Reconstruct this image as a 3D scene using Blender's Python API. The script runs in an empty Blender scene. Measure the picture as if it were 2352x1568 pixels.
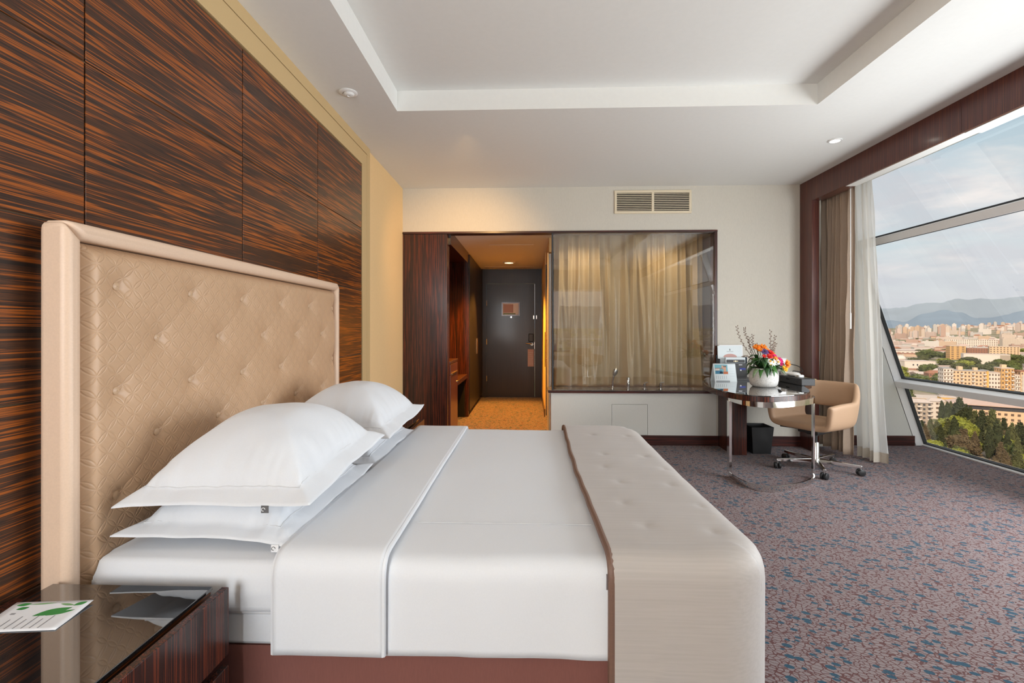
import bpy, bmesh, math, random
from math import sin, cos, pi, radians, atan2, sqrt, hypot, exp
from mathutils import Vector, noise
S = bpy.context.scene
C = S.collection
random.seed(7)

# ------------------------------------------------------------------ camera, sky, sun, daylight, exposure
EYE = 1.27
cam_d = bpy.data.cameras.new('camera'); cam = bpy.data.objects.new('camera', cam_d); C.objects.link(cam)
YAW = math.atan(39 / 1111.0)
cam.location = (0, 0, EYE); cam.rotation_euler = (pi / 2, 0, YAW)
cam_d.sensor_width = 36; cam_d.lens = 36 * 1111 / 2352; cam_d.shift_y = -29 / 2352
cam_d.clip_start = 0.05; cam_d.clip_end = 30000
S.camera = cam
S.view_settings.view_transform = 'Standard'; S.view_settings.look = 'None'
S.view_settings.exposure = 0.0; S.view_settings.gamma = 1.0; S.view_settings.use_curve_mapping = False

def area(name, loc, rot, sx, sy, power, col):
    d = bpy.data.lights.new(name, 'AREA'); d.shape = 'RECTANGLE'; d.size = sx; d.size_y = sy
    d.energy = power; d.color = col
    o = bpy.data.objects.new(name, d); o.location = loc; o.rotation_euler = rot; C.objects.link(o); return o
def spot(name, loc, power, col, ang=100, blend=.9, r=.04, rot=(0, 0, 0)):
    d = bpy.data.lights.new(name, 'SPOT'); d.energy = power; d.color = col; d.spot_size = radians(ang)
    d.spot_blend = blend; d.shadow_soft_size = r
    o = bpy.data.objects.new(name, d); o.location = loc; o.rotation_euler = rot; C.objects.link(o); return o

sun_d = bpy.data.lights.new('sun', 'SUN'); sun_d.energy = 3.4; sun_d.color = (1, .80, .60); sun_d.angle = radians(2)
sun = bpy.data.objects.new('sun', sun_d); C.objects.link(sun)
sun.rotation_euler = Vector((0.50, 0.72, -0.48)).to_track_quat('-Z', 'Y').to_euler()
# daylight entering by the long side window beyond the right of the frame ; the rear lamp is added fill
area('daylight_side_window', (3.74, 2.18, 1.35), (0, radians(90), 0), 2.0, 2.95, 150, (.93, .97, 1))
area('rear_fill_lamp', (-.97, -2.13, 1.55), (radians(90), 0, 0), .72, 1.62, 86, (.95, .98, 1))  # added fill light standing before the solid rear wall

W = bpy.data.worlds.new('sky'); S.world = W; W.use_nodes = True
def build_sky():
    nt = W.node_tree; n = nt.nodes; l = nt.links; n.clear()
    out = n.new('ShaderNodeOutputWorld'); bg = n.new('ShaderNodeBackground')
    tc = n.new('ShaderNodeTexCoord'); mp = n.new('ShaderNodeMapping'); mp.inputs['Scale'].default_value = (1.5, 1.5, 5.5)
    mp.inputs['Location'].default_value = (1.3, .2, .35)
    ns = n.new('ShaderNodeTexNoise'); ns.inputs['Scale'].default_value = 1.9; ns.inputs['Detail'].default_value = 9; ns.inputs['Roughness'].default_value = .56
    ns.inputs['Distortion'].default_value = .35
    r = n.new('ShaderNodeValToRGB'); r.color_ramp.elements[0].position = .38; r.color_ramp.elements[1].position = .52
    r.color_ramp.elements[0].color = (0, 0, 0, 1); r.color_ramp.elements[1].color = (1, 1, 1, 1)
    ns2 = n.new('ShaderNodeTexNoise'); ns2.inputs['Scale'].default_value = 2.6; ns2.inputs['Detail'].default_value = 6
    r2 = n.new('ShaderNodeValToRGB'); r2.color_ramp.elements[0].position = .41; r2.color_ramp.elements[1].position = .57
    r2.color_ramp.elements[0].color = (.62, .64, .68, 1); r2.color_ramp.elements[1].color = (.94, .88, .84, 1)
    sep = n.new('ShaderNodeSeparateXYZ'); rb = n.new('ShaderNodeValToRGB')
    e = rb.color_ramp.elements; e[0].position = 0.0; e[0].color = (.76, .74, .73, 1); e[1].position = .55; e[1].color = (.30, .50, .64, 1)
    e = rb.color_ramp.elements.new(.14); e.color = (.60, .69, .73, 1)
    mx = n.new('ShaderNodeMixRGB')
    l.new(tc.outputs['Generated'], mp.inputs['Vector']); l.new(mp.outputs[0], ns.inputs['Vector']); l.new(mp.outputs[0], ns2.inputs['Vector'])
    l.new(ns.outputs[0], r.inputs[0]); l.new(ns2.outputs[0], r2.inputs[0])
    l.new(tc.outputs['Generated'], sep.inputs[0]); l.new(sep.outputs[2], rb.inputs[0])
    l.new(r.outputs[0], mx.inputs[0]); l.new(rb.outputs[0], mx.inputs[1]); l.new(r2.outputs[0], mx.inputs[2])
    l.new(mx.outputs[0], bg.inputs[0]); bg.inputs[1].default_value = 1.12
    l.new(bg.outputs[0], out.inputs[0])
build_sky()

# ------------------------------------------------------------------ materials
class NT:
    """a small wrapper that adds nodes and links to a material"""
    def __init__(s, name):
        s.m = bpy.data.materials.new(name); s.m.use_nodes = True
        s.t = s.m.node_tree; s.b = s.t.nodes['Principled BSDF']; s.o = s.t.nodes['Material Output']
    def n(s, k, **kw):
        x = s.t.nodes.new(k)
        for a, v in kw.items():
            if a[0] == '_': setattr(x, a[1:], v)
            else:
                key = a.replace('_', ' ')
                x.inputs[key].default_value = v
        return x
    def l(s, a, b): s.t.links.new(a, b)
    def math(s, op, a, b=None, c=None):
        x = s.t.nodes.new('ShaderNodeMath'); x.operation = op
        for i, v in enumerate((a, b, c)):
            if v is None: continue
            if isinstance(v, (int, float)): x.inputs[i].default_value = v
            else: s.l(v, x.inputs[i])
        return x.outputs[0]
    def ramp(s, src, stops):
        r = s.t.nodes.new('ShaderNodeValToRGB'); e = r.color_ramp.elements
        while len(e) < len(stops): e.new(.5)
        for i, (p, c) in enumerate(stops):
            e[i].position = p; e[i].color = (*c, 1) if len(c) == 3 else c
        s.l(src, r.inputs[0]); return r.outputs[0]
    def coords(s, scale=(1, 1, 1), rot=(0, 0, 0), rnd=False):
        tc = s.n('ShaderNodeTexCoord'); mp = s.n('ShaderNodeMapping'); mp.inputs['Scale'].default_value = scale; mp.inputs['Rotation'].default_value = rot
        if rnd:
            oi = s.n('ShaderNodeObjectInfo'); v = s.n('ShaderNodeVectorMath', _operation='SCALE'); cx = s.n('ShaderNodeCombineXYZ')
            for k in range(3): s.l(oi.outputs['Random'], cx.inputs[k])
            s.l(cx.outputs[0], v.inputs[0]); v.inputs['Scale'].default_value = 9.0
            a = s.n('ShaderNodeVectorMath', _operation='ADD'); s.l(tc.outputs['Object'], a.inputs[0]); s.l(v.outputs[0], a.inputs[1])
            s.l(a.outputs[0], mp.inputs['Vector'])
        else: s.l(tc.outputs['Object'], mp.inputs['Vector'])
        return mp.outputs[0]
    def noise(s, vec, scale, detail=4, rough=.55, dist=0):
        x = s.n('ShaderNodeTexNoise', Scale=scale, Detail=detail, Roughness=rough, Distortion=dist); s.l(vec, x.inputs['Vector']); return x.outputs[0]
    def bump(s, h, strength=.3, dist=.002):
        b = s.n('ShaderNodeBump', Strength=strength, Distance=dist); s.l(h, b.inputs['Height']); s.l(b.outputs[0], s.b.inputs['Normal'])
    def set(s, **kw):
        for a, v in kw.items(): s.b.inputs[a.replace('_', ' ')].default_value = v
        return s

def flat(name, col, rough=.5, metal=0, **kw):
    t = NT(name); t.set(Base_Color=(*col, 1), Roughness=rough, Metallic=metal, **kw); return t.m
def fine(name, col, rough=.6, var=.08, scale=60, bump=.15, aniso=(1, 1, 1), **kw):
    """plain colour with a fine grain of its own"""
    t = NT(name); v = t.coords(aniso); f = t.noise(v, scale, 3)
    d = tuple(c * (1 - var) for c in col); u = tuple(min(1, c * (1 + var)) for c in col)
    t.l(t.ramp(f, [(.3, d), (.7, u)]), t.b.inputs['Base Color']); t.set(Roughness=rough, **kw)
    if bump: t.bump(f, bump, .001)
    return t.m
def wood(name, grain, dark, mid, streak, cross=16, rough=.22, coat=.5, spec=.5):
    t = NT(name); sc = [cross, cross, cross]; sc[grain] = .5
    v = t.coords(tuple(sc), rnd=True)
    a = t.noise(v, 1.0, 4, .55, .25)
    sc2 = [cross * 5, cross * 5, cross * 5]; sc2[grain] = .8
    v2 = t.coords(tuple(sc2), rnd=True); b = t.noise(v2, 1.0, 4, .6, .2)
    m = t.math('ADD', t.math('MULTIPLY', a, .68), t.math('MULTIPLY', b, .32))
    col = t.ramp(m, [(.36, dark), (.415, mid), (.44, streak), (.465, dark), (.50, mid), (.525, dark), (.555, streak), (.575, mid), (.61, dark), (.66, streak), (.70, dark)])
    t.l(col, t.b.inputs['Base Color']); t.set(Roughness=rough, Coat_Weight=coat, Coat_Roughness=.12, Specular_IOR_Level=spec)
    return t.m

M = {}
M['ebony_h'] = wood('ebony_veneer_horizontal', 1, (.022, .016, .014), (.085, .034, .016), (.39, .102, .014), 19, .28, .06, .30)
M['ebony_v'] = wood('ebony_veneer_vertical', 2, (.014, .010, .010), (.040, .015, .012), (.15, .034, .016), 30, .25, .15, .4)
M['ebony_y'] = wood('ebony_veneer_skirting', 0, (.018, .012, .012), (.05, .016, .012), (.14, .030, .02), 30, .3, .2, .4)
M['mahogany'] = wood('red_brown_veneer', 2, (.062, .018, .015), (.105, .028, .022), (.16, .048, .024), 26, .28, .2, .4)
M['black_wood'] = wood('black_stained_wood', 2, (.013, .010, .010), (.018, .013, .012), (.026, .017, .014), 30, .40, .1)
M['plaster'] = fine('white_ceiling_paint', (.80, .80, .775), .85, .01, 30, .03)
M['plaster_wall'] = fine('grey_white_wallcovering', (.69, .70, .665), .8, .03, 90, .1, (6, 6, .5))
M['wallpaper'] = fine('beige_woven_wallpaper', (.60, .565, .495), .8, .06, 70, .2, (8, 8, .5))
M['wallpaper_yellow'] = fine('warm_cream_wallpaper', (.84, .60, .31), .8, .02, 60, .08)
M['border'] = fine('tan_fabric_border', (.60, .43, .215), .75, .05, 300, .12)
M['border_line'] = flat('dark_joint', (.10, .06, .03), .8)
M['linen'] = fine('white_bed_linen', (.71, .735, .775), .75, .012, 220, .05, Sheen_Weight=.15)
M['linen_seam'] = flat('linen_hem', (.60, .61, .63), .8)
M['skirt'] = fine('brown_bed_skirt', (.20, .075, .060), .8, .06, 60, .1, (10, 10, .7))
M['frame_fabric'] = fine('pale_tan_leather', (.70, .51, .375), .45, .03, 200, .06)
M['button_leather'] = fine('tan_button_leather', (.56, .38, .24), .4, .03, 200, .05)
M['tan_chair'] = fine('tan_upholstery', (.43, .275, .170), .55, .05, 350, .15)
M['chrome'] = flat('chrome', (.75, .74, .72), .08, 1)
M['steel'] = flat('brushed_steel', (.62, .62, .62), .28, 1)
M['bronze'] = flat('warm_metal', (.55, .40, .24), .25, 1)
M['alu'] = fine('white_coated_aluminium', (.88, .89, .90), .4, .01, 40, 0)
M['gasket'] = flat('dark_rubber_gasket', (.03, .035, .04), .6)
M['black'] = fine('black_plastic', (.018, .018, .019), .45, .1, 200, .08)
M['black_leather'] = fine('black_leatherette', (.045, .045, .047), .5, .1, 200, .2)
M['white_plastic'] = flat('white_plastic', (.82, .82, .81), .3)
M['paper'] = flat('white_paper', (.80, .81, .83), .7)
M['cream_metal'] = flat('cream_painted_metal', (.74, .64, .47), .5)
M['vent_dark'] = flat('vent_cavity', (.025, .02, .017), .9)
M['black_glass'] = flat('black_glass', (.012, .012, .013), .03, 0, Specular_IOR_Level=.9, Coat_Weight=1.0, Coat_Roughness=.01, Coat_IOR=1.8)
M['stone_dark'] = fine('dark_polished_stone', (.10, .09, .085), .12, .3, 30, 0)
M['drape_gold'] = fine('gold_taupe_satin', (.55, .42, .25), .28, .05, 120, .03, (6, 6, .6))
M['drape_taupe'] = fine('taupe_drape', (.36, .27, .20), .6, .08, 120, .1, (6, 6, .6))
M['hem'] = fine('sheer_hem', (.55, .50, .43), .8, .04, 100, .05)
M['navy'] = flat('navy_board', (.022, .035, .055), .5)
M['pinkpaper'] = flat('pale_pink_card', (.50, .36, .36), .7)
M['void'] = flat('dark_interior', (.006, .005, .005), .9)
M['lamp'] = NT('warm_lamp_glow').m
def emis(name, col, st):
    t = NT(name); t.set(Base_Color=(*col, 1), Emission_Color=(*col, 1), Emission_Strength=st); return t.m
M['lamp'] = emis('warm_lamp_glow', (1, .62, .22), 9)
M['lamp_white'] = emis('white_lamp_glow', (1, .93, .82), 14)

def glass(name, tint, refl, rough=0.0):
    t = NT(name); t.t.nodes.remove(t.b)
    tr = t.n('ShaderNodeBsdfTransparent'); tr.inputs[0].default_value = (*tint, 1)
    gl = t.n('ShaderNodeBsdfGlossy'); gl.inputs['Roughness'].default_value = rough; gl.inputs['Color'].default_value = (1, 1, 1, 1)
    fr = t.n('ShaderNodeFresnel'); fr.inputs['IOR'].default_value = 1.5
    k = t.math('MULTIPLY', fr.outputs[0], refl)
    k = t.math('MINIMUM', k, .9)
    mx = t.n('ShaderNodeMixShader'); t.l(k, mx.inputs[0]); t.l(tr.outputs[0], mx.inputs[1]); t.l(gl.outputs[0], mx.inputs[2])
    t.l(mx.outputs[0], t.o.inputs['Surface']); return t.m
M['glass'] = glass('window_glass', (.99, .992, .992), .12)
M['glass_bath'] = glass('reflective_partition_glass', (.96, .965, .96), 1.9)

def sheer_mat():
    t = NT('sheer_white_voile'); t.t.nodes.remove(t.b)
    d = t.n('ShaderNodeBsdfDiffuse'); d.inputs[0].default_value = (.97, .97, .95, 1)
    tl = t.n('ShaderNodeBsdfTranslucent'); tl.inputs[0].default_value = (.97, .97, .95, 1)
    tr = t.n('ShaderNodeBsdfTransparent'); a = t.n('ShaderNodeMixShader'); a.inputs[0].default_value = .62
    b = t.n('ShaderNodeMixShader'); b.inputs[0].default_value = .16
    t.l(d.outputs[0], a.inputs[1]); t.l(tl.outputs[0], a.inputs[2]); t.l(a.outputs[0], b.inputs[1]); t.l(tr.outputs[0], b.inputs[2])
    t.l(b.outputs[0], t.o.inputs['Surface']); return t.m
M['sheer'] = sheer_mat()

def carpet_mat():
    t = NT('patterned_carpet')
    # slanted coordinates: dabs lie along one diagonal
    v = t.coords((1, 1, 1), (0, 0, radians(24)))
    st = t.n('ShaderNodeMapping'); st.inputs['Scale'].default_value = (.78, 1.20, 1); t.l(v, st.inputs['Vector'])
    vo = t.n('ShaderNodeTexVoronoi', _feature='F1', Scale=25.0, Randomness=.9); t.l(st.outputs[0], vo.inputs['Vector'])
    sep = t.n('ShaderNodeSeparateXYZ'); t.l(vo.outputs['Color'], sep.inputs[0])
    size = t.math('MULTIPLY', t.math('GREATER_THAN', sep.outputs[0], .14), t.math('MULTIPLY_ADD', sep.outputs[1], .24, .19))
    wob = t.noise(v, 90, 2); dist = t.math('ADD', vo.outputs['Distance'], t.math('MULTIPLY_ADD', wob, .16, -.08))
    dab = t.math('LESS_THAN', dist, size)
    ed = t.n('ShaderNodeTexVoronoi', _feature='DISTANCE_TO_EDGE', Scale=52.0, Randomness=1.0); t.l(st.outputs[0], ed.inputs['Vector'])
    line = t.math('LESS_THAN', ed.outputs['Distance'], .075)
    pile = t.noise(v, 420, 2)
    base = t.ramp(pile, [(.3, (.145, .112, .113)), (.7, (.265, .215, .216))])
    red = t.ramp(pile, [(.3, (.060, .016, .016)), (.7, (.115, .034, .031))])
    blue = t.ramp(pile, [(.3, (.002, .030, .060)), (.7, (.005, .070, .120))])
    m1 = t.n('ShaderNodeMixRGB'); t.l(line, m1.inputs[0]); t.l(base, m1.inputs[1]); t.l(red, m1.inputs[2])
    m2 = t.n('ShaderNodeMixRGB'); t.l(dab, m2.inputs[0]); t.l(m1.outputs[0], m2.inputs[1]); t.l(blue, m2.inputs[2])
    t.l(m2.outputs[0], t.b.inputs['Base Color']); t.set(Roughness=.95, Specular_IOR_Level=.1, Sheen_Weight=.15)
    t.bump(t.math('SUBTRACT', pile, t.math('MULTIPLY', line, .5)), .6, .004)
    return t.m
M['carpet'] = carpet_mat()

def tufted_mat():
    t = NT('embossed_tan_leather')
    tc = t.n('ShaderNodeTexCoord'); sp = t.n('ShaderNodeSeparateXYZ'); t.l(tc.outputs['Object'], sp.inputs[0])
    d = .047 * 1.4142
    p = t.math('DIVIDE', t.math('ADD', sp.outputs[1], sp.outputs[2]), d)
    q = t.math('DIVIDE', t.math('SUBTRACT', sp.outputs[1], sp.outputs[2]), d)
    def lens(a, b):
        fa = t.math('FRACT', t.math('ADD', a, 50)); fb = t.math('FRACT', t.math('ADD', b, 50.5))
        off = t.math('ABSOLUTE', t.math('SUBTRACT', fb, .5))
        k = t.math('SUBTRACT', t.math('MULTIPLY', fa, 2), 1); wd = t.math('MULTIPLY', t.math('SUBTRACT', 1, t.math('MULTIPLY', k, k)), .13)
        x = t.math('ABSOLUTE', t.math('SUBTRACT', off, wd))          # distance to the petal's outline
        return t.math('MINIMUM', t.math('DIVIDE', x, .07), 1.0)
    h = t.math('MULTIPLY', lens(p, q), lens(q, p))
    g = t.noise(t.coords(), 500, 2)
    t.bump(t.math('ADD', h, t.math('MULTIPLY', g, .12)), .5, .0022)
    t.set(Base_Color=(.535, .345, .21, 1), Roughness=.42); return t.m
M['tufted'] = tufted_mat()

def satin_mat():
    t = NT('taupe_satin'); v = t.coords((1, 1, 1))
    w = t.n('ShaderNodeTexNoise', Scale=1.0, Detail=3.0); mp = t.n('ShaderNodeMapping'); mp.inputs['Scale'].default_value = (2, 160, 160); t.l(v, mp.inputs[0]); t.l(mp.outputs[0], w.inputs['Vector'])
    t.l(t.ramp(w.outputs[0], [(.3, (.43, .395, .37)), (.7, (.468, .433, .408))]), t.b.inputs['Base Color'])
    t.bump(w.outputs[0], .10, .002)
    t.set(Roughness=.55, Specular_IOR_Level=.3, Sheen_Weight=.2, Sheen_Roughness=.4, Sheen_Tint=(.9, .93, 1, 1)); return t.m
M['satin'] = satin_mat()

def speckle():
    t = NT('speckled_ceramic'); v = t.coords(); f = t.noise(v, 190, 4, .7)
    t.l(t.ramp(f, [(.34, (.22, .21, .20)), (.44, (.62, .60, .57)), (.60, (.74, .73, .71))]), t.b.inputs['Base Color']); t.set(Roughness=.55); t.bump(f, .3, .001); return t.m
M['speckle'] = speckle()

# ------------------------------------------------------------------ mesh building
OFF = {}
class MB:
    def __init__(s): s.v = []; s.f = []
    def add(s, vs, fs):
        k = len(s.v); s.v += [tuple(p) for p in vs]; s.f += [tuple(i + k for i in f) for f in fs]; return s
    def box(s, x0, x1, y0, y1, z0, z1):
        x0, x1 = min(x0, x1), max(x0, x1); y0, y1 = min(y0, y1), max(y0, y1); z0, z1 = min(z0, z1), max(z0, z1)
        return s.add([(x0, y0, z0), (x1, y0, z0), (x1, y1, z0), (x0, y1, z0), (x0, y0, z1), (x1, y0, z1), (x1, y1, z1), (x0, y1, z1)],
                     [(0, 3, 2, 1), (4, 5, 6, 7), (0, 1, 5, 4), (1, 2, 6, 5), (2, 3, 7, 6), (3, 0, 4, 7)])
    def hexa(s, p):     # eight corners, bottom four then top four
        return s.add(p, [(0, 3, 2, 1), (4, 5, 6, 7), (0, 1, 5, 4), (1, 2, 6, 5), (2, 3, 7, 6), (3, 0, 4, 7)])
    def prism(s, poly, z0, z1, ax=2):
        n = len(poly)
        def P(a, b, h): return (a, b, h) if ax == 2 else ((h, a, b) if ax == 0 else (a, h, b))
        vs = [P(a, b, z0) for a, b in poly] + [P(a, b, z1) for a, b in poly]
        return s.add(vs, [tuple(range(n - 1, -1, -1)), tuple(range(n, 2 * n))] + [(i, (i + 1) % n, n + (i + 1) % n, n + i) for i in range(n)])
    def tube(s, pts, r, n=10, cap=True):
        pts = [Vector(p) for p in pts]; m = len(pts); rs = r if isinstance(r, (list, tuple)) else [r] * m
        up = Vector((0, 0, 1)); rings = []; prev = None
        for i, p in enumerate(pts):
            t = (pts[min(i + 1, m - 1)] - pts[max(i - 1, 0)]); t = t.normalized() if t.length > 1e-9 else up
            if prev is None: a = t.cross(up if abs(t.z) < .9 else Vector((1, 0, 0))).normalized()
            else: a = (prev - t * prev.dot(t)).normalized()
            prev = a; b = t.cross(a)
            rings.append([p + (a * cos(2 * pi * k / n) + b * sin(2 * pi * k / n)) * rs[i] for k in range(n)])
        vs = [q for r_ in rings for q in r_]; fs = []
        for i in range(m - 1):
            for k in range(n): fs.append((i * n + k, i * n + (k + 1) % n, (i + 1) * n + (k + 1) % n, (i + 1) * n + k))
        if cap: fs += [tuple(range(n - 1, -1, -1)), tuple((m - 1) * n + k for k in range(n))]
        return s.add(vs, fs)
    def lathe(s, prof, c=(0, 0, 0), n=32):
        vs = []; fs = []; m = len(prof)
        for r, z in prof: vs += [(c[0] + r * cos(2 * pi * k / n), c[1] + r * sin(2 * pi * k / n), c[2] + z) for k in range(n)]
        for i in range(m - 1):
            for k in range(n): fs.append((i * n + k, i * n + (k + 1) % n, (i + 1) * n + (k + 1) % n, (i + 1) * n + k))
        fs += [tuple(range(n - 1, -1, -1)), tuple((m - 1) * n + k for k in range(n))]
        return s.add(vs, fs)
    def grid(s, fn, nu, nv, wrap=False):
        vs = [fn(i / nu, j / nv) for j in range(nv + 1) for i in range(nu + 1)]; w = nu + 1
        return s.add(vs, [(j * w + i, j * w + i + 1, (j + 1) * w + i + 1, (j + 1) * w + i) for j in range(nv) for i in range(nu)])
    def strip(s, pts, z0, z1, th):     # an upright flat band following plan points
        n = len(pts); pv = [Vector((p[0], p[1])) for p in pts]; vs = []
        for i, p in enumerate(pv):
            t = (pv[min(i + 1, n - 1)] - pv[max(i - 1, 0)]).normalized(); a = Vector((-t.y, t.x)) * th / 2
            vs += [(p.x + a.x, p.y + a.y, z0), (p.x - a.x, p.y - a.y, z0), (p.x - a.x, p.y - a.y, z1), (p.x + a.x, p.y + a.y, z1)]
        fs = [(3, 2, 1, 0), tuple(4 * (n - 1) + k for k in range(4))]
        for i in range(n - 1):
            for k in range(4): fs.append((4 * i + k, 4 * i + (k + 1) % 4, 4 * i + 4 + (k + 1) % 4, 4 * i + 4 + k))
        return s.add(vs, fs)
    def data(s, name, mat, off=(0, 0, 0), smooth=True, ang=35):
        me = bpy.data.meshes.new(name)
        me.from_pydata([(x - off[0], y - off[1], z - off[2]) for x, y, z in s.v], [], s.f)
        bm = bmesh.new(); bm.from_mesh(me); bmesh.ops.remove_doubles(bm, verts=bm.verts, dist=1e-6); bmesh.ops.recalc_face_normals(bm, faces=bm.faces); bm.to_mesh(me); bm.free()
        me.materials.append(M[mat] if isinstance(mat, str) else mat)
        if smooth:
            me.shade_smooth()
            me.set_sharp_from_angle(angle=radians(ang))
        return me
    def build(s, name, mat, parent=None, smooth=True, bevel=0, sub=0, solid=0, local=False, ang=35, loc=None):
        off = (0, 0, 0)
        if parent is not None and not local: off = OFF.get(parent.name, (0, 0, 0))
        if parent is None and loc is not None: off = loc
        me = s.data(name, mat, off, smooth, ang)
        o = bpy.data.objects.new(name, me); C.objects.link(o)
        if parent is not None: o.parent = parent; OFF[o.name] = OFF.get(parent.name, (0, 0, 0))
        else: o.location = off; OFF[o.name] = off
        if solid:
            m = o.modifiers.new('thick', 'SOLIDIFY'); m.thickness = solid; m.offset = 0
        if bevel:
            m = o.modifiers.new('edge', 'BEVEL'); m.width = bevel; m.segments = 2; m.limit_method = 'ANGLE'; m.angle_limit = radians(40)
        if sub:
            m = o.modifiers.new('smooth', 'SUBSURF'); m.levels = sub; m.render_levels = sub
        return o
def tag(o, label=None, cat=None, group=None, kind=None):
    if label: o['label'] = label
    if cat: o['category'] = cat
    if group: o['group'] = group
    if kind: o['kind'] = kind
    return o
def thing(name, label, cat, loc=(0, 0, 0), rz=0, group=None):
    o = bpy.data.objects.new(name, None); C.objects.link(o); o.location = loc; o.rotation_euler = (0, 0, rz)
    o.empty_display_size = .05; OFF[o.name] = tuple(loc); return tag(o, label, cat, group)
def solo(mb, name, mat, label, cat, group=None, **kw):
    xs, ys, zs = zip(*mb.v); loc = ((min(xs) + max(xs)) / 2, (min(ys) + max(ys)) / 2, min(zs))
    return tag(mb.build(name, mat, None, loc=loc, **kw), label, cat, group)
def struct(mb, name, mat, label=None, parent=None, **kw):
    o = mb.build(name, mat, parent, **kw)
    if parent is None: o['kind'] = 'structure'
    if label: o['label'] = label; 
    return o
def kids(o): return [c for c in bpy.data.objects if c.parent == o]
def copy_tree(o, parent=None):
    c = o.copy(); C.objects.link(c); OFF[c.name] = OFF.get(o.name, (0, 0, 0))
    if parent is not None: c.parent = parent
    for ch in kids(o): copy_tree(ch, c)
    return c
def arc(cx, cy, r, a0, a1, n): return [(cx + r * cos(a0 + (a1 - a0) * i / n), cy + r * sin(a0 + (a1 - a0) * i / n)) for i in range(n + 1)]
def smooth_line(pts, n=8, closed=False):
    out = []; m = len(pts)
    for i in range(m if closed else m - 1):
        P = [pts[(i + k) % m] if closed else pts[max(0, min(m - 1, i + k))] for k in (-1, 0, 1, 2)]
        for j in range(n):
            t = j / n
            out.append(tuple(.5 * (2 * b + (c - a) * t + (2 * a - 5 * b + 4 * c - d) * t * t + (3 * b - a - 3 * c + d) * t ** 3) for a, b, c, d in zip(*P)))
    if not closed: out.append(tuple(pts[-1]))
    return out
def nz(x, y, z=0, s=1): return noise.noise(Vector((x * s, y * s, z * s)))
def sst(a, b, x):
    t = max(0, min(1, (x - a) / (b - a))); return t * t * (3 - 2 * t)

# ------------------------------------------------------------------ room shell
H = 2.83; YB = 5.34; XL = -1.405; YR = -2.2; XW = 2.93
o = struct(MB().box(XL - .1, 4.36, YR, YB + .08, -.12, 0).box(XL - .1, .26, YB + .08, 9.1, -.12, 0), 'floor', 'carpet')
# ceiling: a lower border round a raised tray
tx0, tx1, ty0, ty1, TZ = -.945, 2.005, -1.2, 3.437, 2.975
c = MB()
c.box(XL - .1, tx0, YR - .1, YB + .2, H, H + .03).box(tx1, 3.0, YR - .1, YB + .2, H, H + .03).box(tx0, tx1, ty1, YB + .2, H, H + .03).box(tx0, tx1, YR - .1, ty0, H, H + .03)
c.box(tx0 - .03, tx0, ty0, ty1, H + .03, TZ).box(tx1, tx1 + .03, ty0, ty1, H + .03, TZ).box(tx0, tx1, ty1, ty1 + .03, H + .03, TZ).box(tx0, tx1, ty0 - .03, ty0, H + .03, TZ)
c.box(tx0 - .03, tx1 + .03, ty0 - .03, ty1 + .03, TZ, TZ + .03)
struct(c, 'ceiling', 'plaster', smooth=False)
# left wall with its veneer panels
wl = struct(MB().box(XL - .12, XL, YR, YB + .2, 0, H), 'wall_left', 'wallpaper_yellow', smooth=False)
ys = [3.967 - .834 * k for k in range(6)]; zs = [.13, .545, 1.065, 1.585, 2.105, 2.632]
for i in range(5):
    for j in range(5):
        p = MB().box(XL, -1.388, ys[i + 1] + .0025, ys[i] - .0025, zs[j] + .0025, zs[j + 1] - .0025).build('wood_panel', 'ebony_h', wl, bevel=.0015)
MB().box(XL, -1.394, -.2, 3.967, .13, 2.632).build('panel_backing', 'border_line', wl)
MB().box(XL, -1.383, -.2, 4.085, 2.640, 2.755).box(XL, -1.383, 3.974, 4.085, .1, 2.640).build('fabric_border', 'border', wl, bevel=.001)
MB().box(XL, -1.383, -.2, 4.165, 2.760, H).box(XL, -1.383, 4.090, 4.165, .1, 2.760).build('outer_border', 'border', wl, bevel=.001)
tag(struct(MB().box(XL, -1.385, -2.2, 1.25, 0, .13).box(XL, -1.385, 3.2, YB, 0, .11), 'baseboard_left', 'ebony_v', bevel=.002))
# back wall
gx0, gx1, oz, lz = .262, 2.025, 2.345, .60       # glass opening
wb = struct(MB().box(XL, XW + .3, YB, YB + .12, oz, H).box(gx1 + .012, XW + .3, YB, YB + .12, 0, oz), 'wall_back', 'wallpaper', smooth=False)
hw = struct(MB().box(gx0 - .02, .906, YB, YB + .10, 0, lz - .03).box(1.299, gx1 + .012, YB, YB + .10, 0, lz - .03).box(.906, 1.299, YB, YB + .10, .444, lz - .03).box(.906, 1.299, YB, YB + .10, 0, .11), 'wall_back_lower', 'plaster_wall', smooth=False)
MB().box(.909, 1.296, YB + .002, YB + .09, .113, .441).build('access_panel', 'plaster_wall', hw)
MB().box(gx0 - .023, gx0 - .02, YB - .001, YB + .1, 0, lz - .03).build('edge_strip', 'mahogany', hw)
struct(MB().box(gx0, XW, YB - .016, YB, 0, .108), 'baseboard_back', 'ebony_y', bevel=.002)
struct(MB().box(3.0, 4.19, YB + .062, YB + .08, 0, .108), 'baseboard_right', 'ebony_y', bevel=.002)
# dark frame round the opening
tr = struct(MB().box(XL + .005, gx1 + .02, YB - .02, YB + .11, oz - .022, oz), 'trim_1', 'ebony_y', bevel=.002)
MB().box(gx1 - .012, gx1 + .018, YB - .02, YB + .11, lz - .03, oz - .022).build('jamb', 'ebony_v', tr, bevel=.002)
MB().box(gx0 - .012, gx0 + .006, YB - .012, YB + .02, lz, oz - .022).build('mullion', 'gasket', tr)
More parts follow.
